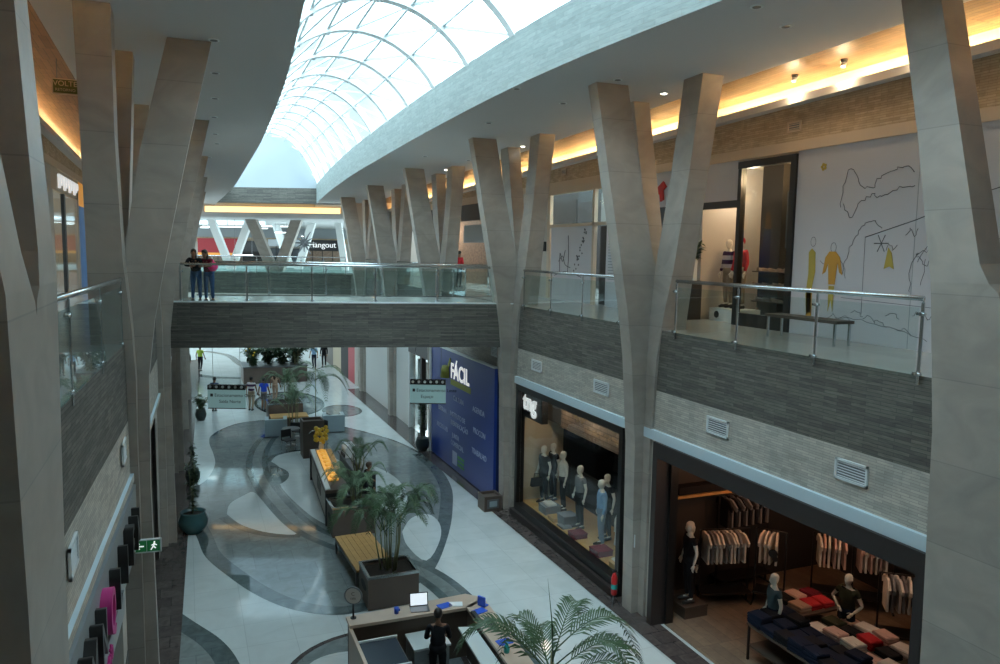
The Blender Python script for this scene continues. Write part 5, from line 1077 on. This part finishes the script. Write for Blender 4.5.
o = thing('exit_sign', 'green emergency exit sign with left arrow and running man on the left column', 'sign', (-.74, 14.2, 3.1), -.1); a = MB(); a.box(-.21, .21, -.02, .02, -.10, .10, 'green_sign'); a.build('panel', o)
a = MB()
for b in ((-.23, .23, -.12, -.10), (-.23, .23, .10, .12), (-.23, -.21, -.12, .12), (.21, .23, -.12, .12), (-.01, 0, -.10, .10)): a.box(b[0], b[1], -.025, .025, b[2], b[3], 'white_metal')
a.build('frame', o); a = MB(); a.bar((-.17, -.025, 0), (-.05, -.025, 0), .01, .02, 'sign_white'); a.bar((-.17, -.025, 0), (-.12, -.025, .05), .01, .02, 'sign_white'); a.bar((-.17, -.025, 0), (-.12, -.025, -.05), .01, .02, 'sign_white'); a.build('arrow', o)
a = MB(); a.ball((.12, -.025, .065), (.016, .006, .016), 'sign_white', 8, 4); a.bar((.12, -.025, .045), (.10, -.025, -.01), .01, .028, 'sign_white'); a.bar((.10, -.025, -.01), (.14, -.025, -.045), .01, .018, 'sign_white'); a.bar((.10, -.025, -.01), (.06, -.025, -.07), .01, .018, 'sign_white'); a.bar((.12, -.025, .03), (.16, -.025, .01), .01, .014, 'sign_white'); a.bar((.12, -.025, .03), (.07, -.025, .01), .01, .014, 'sign_white'); a.build('running_man', o)
a = MB(); a.tube([(-.40, .06, .1), (-.2, .02, .1)], .012, 'white_metal', 6); a.tube([(0, .02, 0), (0, .25, 0)], .03, 'white_metal', 6); a.build('bracket', o)

# ================================================================= RIGHT GROUND: BLUE BOARD
o = thing('blue_board', 'tall blue printed board with white lettering beside the bridge column', 'board', (9.3, 26.3, 0)); of = (9.3, 26.3, 0)
part('panel', lambda a: a.box(9.26, 9.36, 22.85, 29.75, .05, 4.50, 'board_blue'), o, of); part('side_panel', lambda a: a.box(9.36, 9.75, 22.85, 22.95, .05, 4.50, 'board_side'), o, of)
part('edge_trim', lambda a: a.box(9.24, 9.38, 22.85, 29.75, 4.50, 4.55, 'white_metal'), o, of); part('end_post', lambda a: a.box(9.2, 9.5, 29.75, 29.9, 0, 5.3, 'white_paint'), o, of)
def btext(s, y, z, size, mt='board_text', b=0.): text(s, size, mt, o, (-.045, y - 26.3, z), (PI / 2, 0, -PI / 2), .006, 'lettering', bold=b)
btext('FÁCIL', 26.3, 3.52, .80, 'logo_white', .02)
part('logo_bar', lambda a: a.box(9.245, 9.26, 25.1, 27.3, 3.25, 3.46, 'logo_olive'), o, of); part('logo_figure', lambda a: (a.tube([(9.25, 27.75, 3.45), (9.25, 27.75, 3.9)], [.28, .2], 'logo_olive', 10), a.bar((9.25, 27.6, 3.9), (9.25, 27.35, 4.2), .02, .16, 'logo_olive')), o, of)
btext('CULTURA', 26.4, 2.70, .26); btext('AGENDA', 24.3, 2.70, .28); btext('JUSTIÇA', 28.4, 2.72, .26); btext('DETRAN', 28.3, 2.0, .26); btext('INSTITUTO DE', 26.5, 2.05, .26); btext('IDENTIFICAÇÃO', 26.3, 1.72, .26)
btext('PROCON', 24.2, 1.95, .28); btext('RECEITA-PB', 28.3, 1.30, .26); btext('JUNTA', 26.7, 1.25, .26); btext('COMERCIAL', 26.5, .95, .26); btext('TRABALHO', 24.2, 1.2, .28)
part('emblem', lambda a: a.box(9.245, 9.26, 26.5, 27.0, .25, .75, 'board_text'), o, of); 
for z in (.3, .45, .6): part('emblem_bar', lambda a: a.box(9.245, 9.26, 25.7, 26.4, z, z + .09, 'logo_green'), o, of)
# shops between the board and the white wall
o = thing('shopfront', 'dark ground-floor shopfront with glass door left of the blue board', 'shopfront', (9.6, 32.4, 0)); of = (9.6, 32.4, 0)
for y0, y1, z0, z1, mt, nm in ((30.5, 34.4, 3.6, 4.2, 'black_frame', 'fascia'), (32.2, 32.45, 0, 3.6, 'black_frame', 'mullion'), (34.2, 34.4, 0, 3.6, 'white_metal', 'frame'), (30.5, 30.6, 0, 3.6, 'black_frame', 'frame')):
    part(nm, lambda a: a.box(9.55, 9.75, y0, y1, z0, z1, mt), o, of)
part('glass_door', lambda a: a.box(9.62, 9.64, 32.45, 34.2, .02, 3.6, 'shop_glass'), o, of); part('poster', lambda a: a.box(9.9, 9.95, 32.6, 34.0, .2, 3.3, 'white_top'), o, of); part('back_wall', lambda a: a.box(12.5, 12.6, 30, 34.5, 0, 4.2, 'shop_goods'), o, of)
part('goods_shelf', lambda a: a.box(10.8, 11.4, 30.7, 32.0, 0, 2.0, 'shop_goods'), o, of); point('shop_lamp', (11, 31.8, 3.6), 25, (1, .95, .85))
a = MB(); a.box(9.15, 9.2, 40.3, 41.6, 3.6, 4.0, 'green_sign'); x = a.build('hanging_exit_sign'); tag(x, 'dark green sign high on the white wall beyond the bridge', 'sign')
a = MB(); a.box(9.2, 9.6, 40.5, 40.6, 3.75, 3.85, 'dark_steel'); a.box(9.2, 9.6, 41.3, 41.4, 3.75, 3.85, 'dark_steel'); x2 = a.build('bracket', x)
o = thing('shopfront', 'far ground-floor shop with a red and dark front', 'shopfront', (9.5, 48, 0)); of = (9.5, 48, 0)
for y0, y1, mt, nm in ((45.5, 46.5, 'beige_panel', 'pier'), (46.5, 48.5, 'red_sign', 'red_poster'), (48.5, 51, 'dark_interior', 'dark_opening'), (51, 54, 'cream_interior', 'wall_panel'), (54, 57, 'dark_wood', 'wood_panel')):
    part(nm, lambda a: a.box(9.5, 9.7, y0, y1, 0, 5.2, mt), o, of)

# ================================================================= MANNEQUIN SHOP (white lettering on black)
o = thing('display_window', 'black-framed shop window with the white letters tng', 'shop window', (9.6, 18.5, 0)); of = (9.6, 18.5, 0); Y0, Y1 = 15.3, 21.65
for b, nm in (((9.5, 9.75, Y0, Y0 + .16, 0, 4.2), 'frame'), ((9.5, 9.75, Y1 - .16, Y1, 0, 4.2), 'frame'), ((9.5, 9.75, Y0 + .16, Y1 - .16, 4.02, 4.2), 'frame'), ((9.45, 9.75, Y0 + .16, Y1 - .16, 0, .42), 'sill')):
    part(nm, lambda a: a.box(*b, 'black_frame'), o, of)
part('ledge', lambda a: a.box(9.35, 9.5, Y0, Y1, 0, .22, 'brown_frame'), o, of)
part('glass', lambda a: a.box(9.62, 9.635, Y0 + .16, Y1 - .16, .42, 4.02, 'shop_glass'), o, of)
part('display_floor', lambda a: a.box(9.75, 11.3, Y0, Y1, 0, .42, 'wood'), o, of)
part('back_floor', lambda a: a.box(11.3, 15, Y0, Y1, .0, .05, 'wood_floor'), o, of)
part('brick_bulkhead', lambda a: a.box(10.6, 10.7, Y0, Y1 - 1.0, 2.95, 4.2, 'brown_brick'), o, of); part('black_bulkhead', lambda a: a.box(10.6, 10.7, Y1 - 1.0, Y1, 3.0, 4.2, 'black_frame'), o, of)
part('side_wall', lambda a: a.box(9.75, 11.2, Y1 - .02, Y1 + .1, 0, 4.2, 'cream_interior'), o, of); part('inner_wall', lambda a: a.box(11.2, 15, Y1 - .02, Y1 + .1, 0, 4.2, 'dark_interior'), o, of); part('side_wall', lambda a: a.box(9.75, 15, Y0 - .1, Y0 + .02, 0, 4.2, 'cream_interior'), o, of)
part('back_wall', lambda a: a.box(14.9, 15, Y0, Y1, 0, 4.2, 'dark_interior'), o, of); part('back_rack', lambda a: a.box(13.6, 14.2, Y0 + .6, Y1 - .6, .0, 1.9, 'shop_goods'), o, of); part('low_partition', lambda a: a.box(11.3, 11.36, Y0 + 1.0, Y1 - .4, .42, 1.5, 'dark_interior'), o, of)
part('sign_box', lambda a: a.box(9.7, 9.9, 20.15, 21.48, 3.2, 3.98, 'black_frame'), o, of); text('tng', .74, 'logo_white', o, (.07, 20.98 - 18.5, 3.47), (PI / 2, 0, -PI / 2), .02, 'white_lettering', bold=.02)
point('shop_lamp', (10.1, 20.3, 3.9), 12, (1, .75, .5)); point('shop_lamp', (10.1, 18.6, 3.9), 17, (1, .85, .7)); point('shop_lamp', (10.1, 16.4, 3.9), 17, (1, .85, .7))
st_ = dict(el=(.26, .03, 1.13), wl=(.28, -.04, .89), er=(-.26, .03, 1.13), wr=(-.28, -.04, .89), kl=(.12, -.03, .5))
mq = [(10.3, 21.15, 'cloth_black', 'cloth_black', 'in black with a handbag, leftmost in the window', .2), (10.7, 21.3, 'cloth_black', 'cloth_black', 'behind the leftmost one', .1), (10.55, 20.3, 'cloth_white', 'cloth_black', 'in a white shirt and dark trousers, second from the left in front', -.2),
      (10.3, 18.75, 'cloth_gray', 'cloth_black', 'in a grey patterned top in the middle of the window', 0), (10.2, 17.35, 'cloth_lightblue', 'cloth_bluegray', 'in a pale denim shirt at the right end of the window', -.3), (10.6, 17.75, 'cloth_black', 'cloth_black', 'behind the one in the pale denim shirt', .1)]
for x, y, t, l, d, r in mq: figure('mannequin', 'cream mannequin ' + d, 'mannequin', (x, y, .42), -PI / 2 + r, 1.86, st_, skin='mannequin_cream', top=t, sleeve=1 if t in ('cloth_lightblue',) else .5, legs=l, hair=None, mannequin=True)
a = MB(); a.loft([[(-.2, -.08, 0), (.2, -.08, 0), (.2, .08, 0), (-.2, .08, 0)], [(-.17, -.05, .26), (.17, -.05, .26), (.17, .05, .26), (-.17, .05, .26)]], 'black'); a.tube([(-.1, 0, .25), (-.08, 0, .40), (.08, 0, .40), (.1, 0, .25)], .012, 'black', 6); x = a.build('handbag'); x.location = (10.05, 21.15, 1.0); tag(x, 'black handbag hanging from the leftmost mannequin', 'bag')
rnd = random.Random(9)
def garment_fold(mt):
    a = MB(); a.loft([[(-.15, -.19, 0), (.15, -.19, 0), (.15, .19, 0), (-.15, .19, 0)], [(-.155, -.195, .03), (.155, -.195, .03), (.155, .195, .03), (-.155, .195, .03)], [(-.14, -.18, .055), (.14, -.18, .055), (.14, .18, .055), (-.14, .18, .055)]], mt); a.box(-.05, .05, -.17, -.08, .055, .062, mt); return a.build('folded_garment')
def crate(lb, x, y, z, w, d, h, mt='wood', nm='display_box', rz=0.):
    o = thing(nm, lb, 'box', (x, y, z), rz); a = MB(); a.box(-w / 2, w / 2, -d / 2, d / 2, 0, h * .8, mt); a.build('box', o); a = MB(); a.box(-w / 2 - .01, w / 2 + .01, -d / 2 - .01, d / 2 + .01, h * .8, h, mt); a.build('lid', o); return o
for i, (x, y, w, h, mt, lb) in enumerate(((10.1, 20.3, .5, .25, 'cloth_gray', 'grey display box between the left mannequins'), (10.0, 19.6, .4, .12, 'wood', 'low wooden box left of centre in the window'), (10.15, 19.2, .45, .3, 'cloth_gray', 'patterned grey box near the middle mannequin'), (9.95, 18.2, .4, .14, 'cloth_maroon', 'maroon box right of the middle mannequin'), (9.95, 16.9, .45, .16, 'cloth_maroon', 'maroon box under the right mannequins'), (9.95, 15.95, .4, .14, 'wood', 'wooden box at the right end of the window'))):
    crate(lb, x, y, .42, w, w, h, mt)
for x, y, z, mt, lb in ((10.1, 20.3, .67, 'cloth_white', 'white folded shirt on the grey display box'), (9.95, 19.0, .42, 'cloth_gray', 'grey folded garment on the window floor'), (10.0, 16.0, .56, 'cloth_white', 'white folded shirt at the right end of the window')):
    q = garment_fold(mt); q.location = (x, y, z); tag(q, lb, 'clothing')
o = thing('mannequin_torso', 'headless bust in a long white shirt at the right end of the window', 'mannequin', (10.1, 16.2, .42)); a = MB(); a.lathe([(.03, .05), (.03, .55)], (0, 0, 0), 'steel', 8); a.lathe([(.14, .02), (.14, .05)], (0, 0, 0), 'steel', 14); a.build('stand', o); a = MB(); a.lathe([(.17, .5), (.15, .75), (.13, .95), (.17, 1.15), (.12, 1.27), (.05, 1.33)], (0, 0, 0), 'cloth_white', 14); a.tube([(0, .14, 1.2), (0, .24, 1.0), (0, .26, .75)], [.06, .05, .045], 'cloth_white', 8); a.tube([(0, -.14, 1.2), (0, -.24, 1.0), (0, -.26, .75)], [.06, .05, .045], 'cloth_white', 8); a.build('shirt', o)
o = thing('notice', 'small framed notice with a dark symbol on the big column beside the extinguisher', 'sign', (9.385, 14.52, 1.6)); a = MB(); a.box(-.015, 0, -.10, .10, 0, .3, 'white_metal'); a.build('plate', o); a = MB(); a.box(-.02, -.015, -.06, .06, .06, .24, 'planter_brown'); a.build('symbol', o)

# ================================================================= DARK CLOTHING SHOP
o = thing('shop_entrance', 'wide dark brown portal of the dim clothing shop, lower right', 'shop entrance', (9.6, 10.5, 0)); of = (9.6, 10.5, 0)
part('header', lambda a: a.box(9.45, 9.8, 7.2, 13.95, 3.86, 4.2, 'brown_frame'), o, of)
part('jamb', lambda a: a.box(9.45, 9.8, 13.78, 13.95, 0, 3.86, 'brown_frame'), o, of); part('jamb', lambda a: a.box(9.45, 9.8, 7.2, 7.36, 0, 3.86, 'brown_frame'), o, of); part('inner_jamb', lambda a: a.box(9.8, 10.0, 13.72, 13.95, 0, 3.86, 'black_frame'), o, of)
m = MB(); m.box(9.8, 17.8, 6.9, 18, .0, .02, 'wood_floor'); struct('floor_clothing_shop', m)
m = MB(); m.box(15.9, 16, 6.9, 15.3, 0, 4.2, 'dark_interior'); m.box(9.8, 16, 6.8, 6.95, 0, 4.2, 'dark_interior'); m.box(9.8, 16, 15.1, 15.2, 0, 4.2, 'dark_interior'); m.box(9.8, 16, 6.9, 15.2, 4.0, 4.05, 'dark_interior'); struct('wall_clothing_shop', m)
for x, y, p, c in ((10.9, 13.2, 10, (1, .45, .2)), (12.6, 13.6, 17, (1, .42, .18)), (12.4, 11.0, 20, (1, .75, .55)), (13.6, 12.6, 14, (1, .55, .32)), (13.8, 11.0, 14, (1, .5, .3)), (11.4, 10.6, 8, (1, .9, .8))):
    point('shop_spot', (x, y, 3.5), p, c)
crate('wooden plinth under the tall mannequin at the dark shop entrance', 10.65, 14.05, .02, .62, .62, .28, 'dark_wood', 'wooden_plinth')
figure('mannequin', 'tall mannequin dressed all in black at the dark shop entrance', 'mannequin', (10.6, 14.0, .30), -PI / 2 - .2, 1.92, st_, skin='mannequin_cream', top='cloth_black', sleeve=.5, legs='cloth_black', hair=None, mannequin=True)
figure('mannequin', 'second mannequin in black standing behind the tall one', 'mannequin', (11.05, 14.55, .02), -PI / 2, 1.88, st_, skin='mannequin_cream', top='cloth_black', sleeve=1, legs='cloth_black', hair=None, mannequin=True)
figure('mannequin', 'mannequin in a teal-grey tee at the left clothing table', 'mannequin', (11.15, 11.85, .02), -PI / 2 - .3, 1.75, st_, skin='mannequin_cream', top='cloth_teal', legs='denim_dark', hair=None, mannequin=True)
figure('mannequin', 'mannequin in an olive tee with a hand on the hip behind the folded shirts', 'mannequin', (12.6, 11.3, .02), -PI / 2 + .2, 1.75, dict(er=(-.36, .03, 1.14), wr=(-.15, -.10, 1.02), el=(.30, .03, 1.13), wl=(.22, -.16, 1.0)), skin='mannequin_cream', top='cloth_olive', legs='denim_dark', hair=None, mannequin=True)
def table(lb, x, y, w, d, h, rz=0.):
    o = thing('display_table', lb, 'table', (x, y, .02), rz); a = MB(); a.box(-w / 2, w / 2, -d / 2, d / 2, h - .04, h, 'dark_wood'); a.build('tabletop', o)
    for sx in (-1, 1):
        for sy in (-1, 1): a = MB(); X_ = sx * (w / 2 - .04); Y_ = sy * (d / 2 - .04); a.box(X_ - .02, X_ + .02, Y_ - .02, Y_ + .02, 0, h - .04, 'black_frame'); a.build('leg', o)
    a = MB(); a.box(-w / 2 + .04, w / 2 - .04, -d / 2 + .04, d / 2 - .04, .3, .33, 'dark_wood'); a.build('lower_shelf', o); return o
table('front display table piled with dark jeans in the dim clothing shop', 11.0, 10.75, 1.0, 2.3, .78)
table('rear display table with pink and red folded shirts', 12.35, 12.25, 1.3, .9, .72)
table('near display table with pale folded shirts, lower right corner', 12.25, 10.35, 1.3, 2.2, .72)
fold = {}
def put(mt, x, y, z, r, lb, g):
    if mt not in fold: q = garment_fold(mt); fold[mt] = q
    else: q = fold[mt].copy(); col.objects.link(q)
    q.location = (x, y, z); q.rotation_euler = (0, 0, r); tag(q, lb, 'clothing', g)
for i in range(3):
    for j in range(6):
        for k in range(rnd.choice((2, 3, 4))): put('denim_dark' if (i + j) % 3 else 'cloth_black', 10.68 + i * .32, 9.83 + j * .38, .80 + .058 * k, rnd.uniform(-.12, .12), 'dark folded jeans stacked on the front display table', 'folded dark jeans on the front table')
for x, y, mt, lb in ((12.05, 12.5, 'cloth_black', 'black folded tee left on the rear table'), (12.4, 12.55, 'cloth_pinkish', 'pale pink folded tee at the back of the rear table'), (12.8, 12.5, 'cloth_maroon', 'dark red folded tee, rear table'), (12.75, 12.1, 'cloth_red', 'bright red folded tee at the right of the rear table'), (12.4, 12.1, 'cloth_red', 'red folded tee in the middle of the rear table'), (12.1, 12.1, 'cloth_tan', 'tan folded tee on the rear table, front edge')):
    for k in range(2): put(mt, x, y, .74 + .058 * k, rnd.uniform(-.1, .1), lb, 'folded tees ' + mt.split('_')[1] + ' on the rear table')
cols = ['cloth_white', 'cloth_black', 'cloth_pinkish', 'cloth_olive', 'cloth_white', 'cloth_black', 'cloth_pinkish', 'cloth_red']
n = 0
for i in range(3):
    for j in range(5):
        mt = cols[(i * 3 + j * 2) % 8]; cn = dict(cloth_white='cream', cloth_black='black', cloth_pinkish='pale pink', cloth_olive='olive', cloth_red='red')[mt]
        for k in range(rnd.choice((1, 2, 3))): put(mt, 11.8 + i * .42, 9.5 + j * .44, .74 + .058 * k, rnd.uniform(-.15, .15), cn + ' folded shirt on the near display table, lower right', cn + ' folded shirts on the near table')
# racks of hanging tees
def tee(mt):
    a = MB(); pr = [(-.22, -.70), (.22, -.70), (.21, -.18), (.35, -.26), (.38, -.16), (.20, -.02), (.08, 0), (0, -.03), (-.08, 0), (-.20, -.02), (-.38, -.16), (-.35, -.26), (-.21, -.18)]
    a.loft([[(-.025, y, z) for y, z in pr], [(0, y * 1.02, z) for y, z in pr], [(.025, y, z) for y, z in pr]], mt); return a.build('hanging_tee')
tees = {}
def rack(lb, x, y, rz, n, mts, h=1.75, where='', grp=''):
    o = thing('clothes_rack', lb, 'clothes rack', (x, y, .02), rz); L = n * .11 / 2 + .12
    a = MB(); a.tube([(-L, 0, h), (L, 0, h)], .018, 'black_frame', 6); a.build('rail', o)
    for s in (-1, 1):
        a = MB(); a.box(s * L - .02, s * L + .02, -.02, .02, 0, h, 'black_frame'); a.build('upright', o); a = MB(); a.box(s * L - .02, s * L + .02, -.25, .25, 0, .03, 'black_frame'); a.build('foot', o)
    a = MB(); a.box(-L, L, -.25, .25, .28, .32, 'black_frame'); a.build('base_shelf', o)
    for i in range(n):
        mt = mts[i % len(mts)]
        if mt not in tees: q = tee(mt); tees[mt] = q; 
        else: q = tees[mt].copy(); col.objects.link(q)
        d = -L + .14 + i * .11; q.location = (x + d * math.cos(rz), y + d * math.sin(rz), h - .05); q.rotation_euler = (0, 0, rz + rnd.uniform(-.12, .12)); cn = {'cloth_white': 'cream', 'cloth_pinkish': 'pale pink', 'cloth_gray': 'grey', 'cloth_black': 'black'}[mt]
        tag(q, cn + ' tee hanging on ' + where, 'clothing', cn + ' tees on ' + where)
    return o
rack('clothes rack with cream and grey tees in the left half of the dark shop', 11.75, 14.2, -.25, 9, ['cloth_white', 'cloth_gray', 'cloth_white'], 1.8, 'the left rack of the dark shop')
o = rack('short clothes rack with a black-printed cream tee facing the entrance', 12.75, 13.75, -.9, 4, ['cloth_white'], 1.8, 'the short rack by the printed tee')
a = MB(); a.tube([(0, 0, 0), (0, -.008, 0)], .11, 'black', 10); a.tube([(.05, 0, -.12), (.05, -.008, -.12)], .07, 'black', 8); x = a.build('print', o, label='black print on the front tee'); x.location = (.1, -.30, 1.35)
rack('clothes rack with cream tees at the back of the dark shop, left of the pair', 14.2, 13.25, -.7, 6, ['cloth_white', 'cloth_pinkish'], 1.7, 'the back rack, left one')
rack('clothes rack with pink tees at the back of the dark shop, right of the pair', 14.85, 12.65, -.7, 6, ['cloth_pinkish', 'cloth_white'], 1.7, 'the back rack, right one')
rack('clothes rack with grey-white tees at the right edge of the dark shop', 13.9, 11.15, -.7, 5, ['cloth_white', 'cloth_gray'], 1.6, 'the right edge rack')
rack('clothes rack with pale pink tees at the right edge, behind the grey-white ones', 14.4, 10.55, -.7, 5, ['cloth_pinkish'], 1.6, 'the far right rack')
rack('high dark clothes rack along the left wall of the dark shop', 12.8, 14.8, 0, 12, ['cloth_black', 'cloth_gray'], 2.4, 'the high left wall rack')
o = thing('wall_shelf', 'warm-lit wooden wall shelf with dark goods at the left of the dark shop', 'shelf', (11.4, 14.95, 2.5)); a = MB(); a.box(-.7, .9, -.25, .14, 0, .06, 'wood'); a.build('board', o); a = MB(); a.box(-.6, .8, -.18, .10, .06, .25, 'cloth_black'); a.build('goods', o)
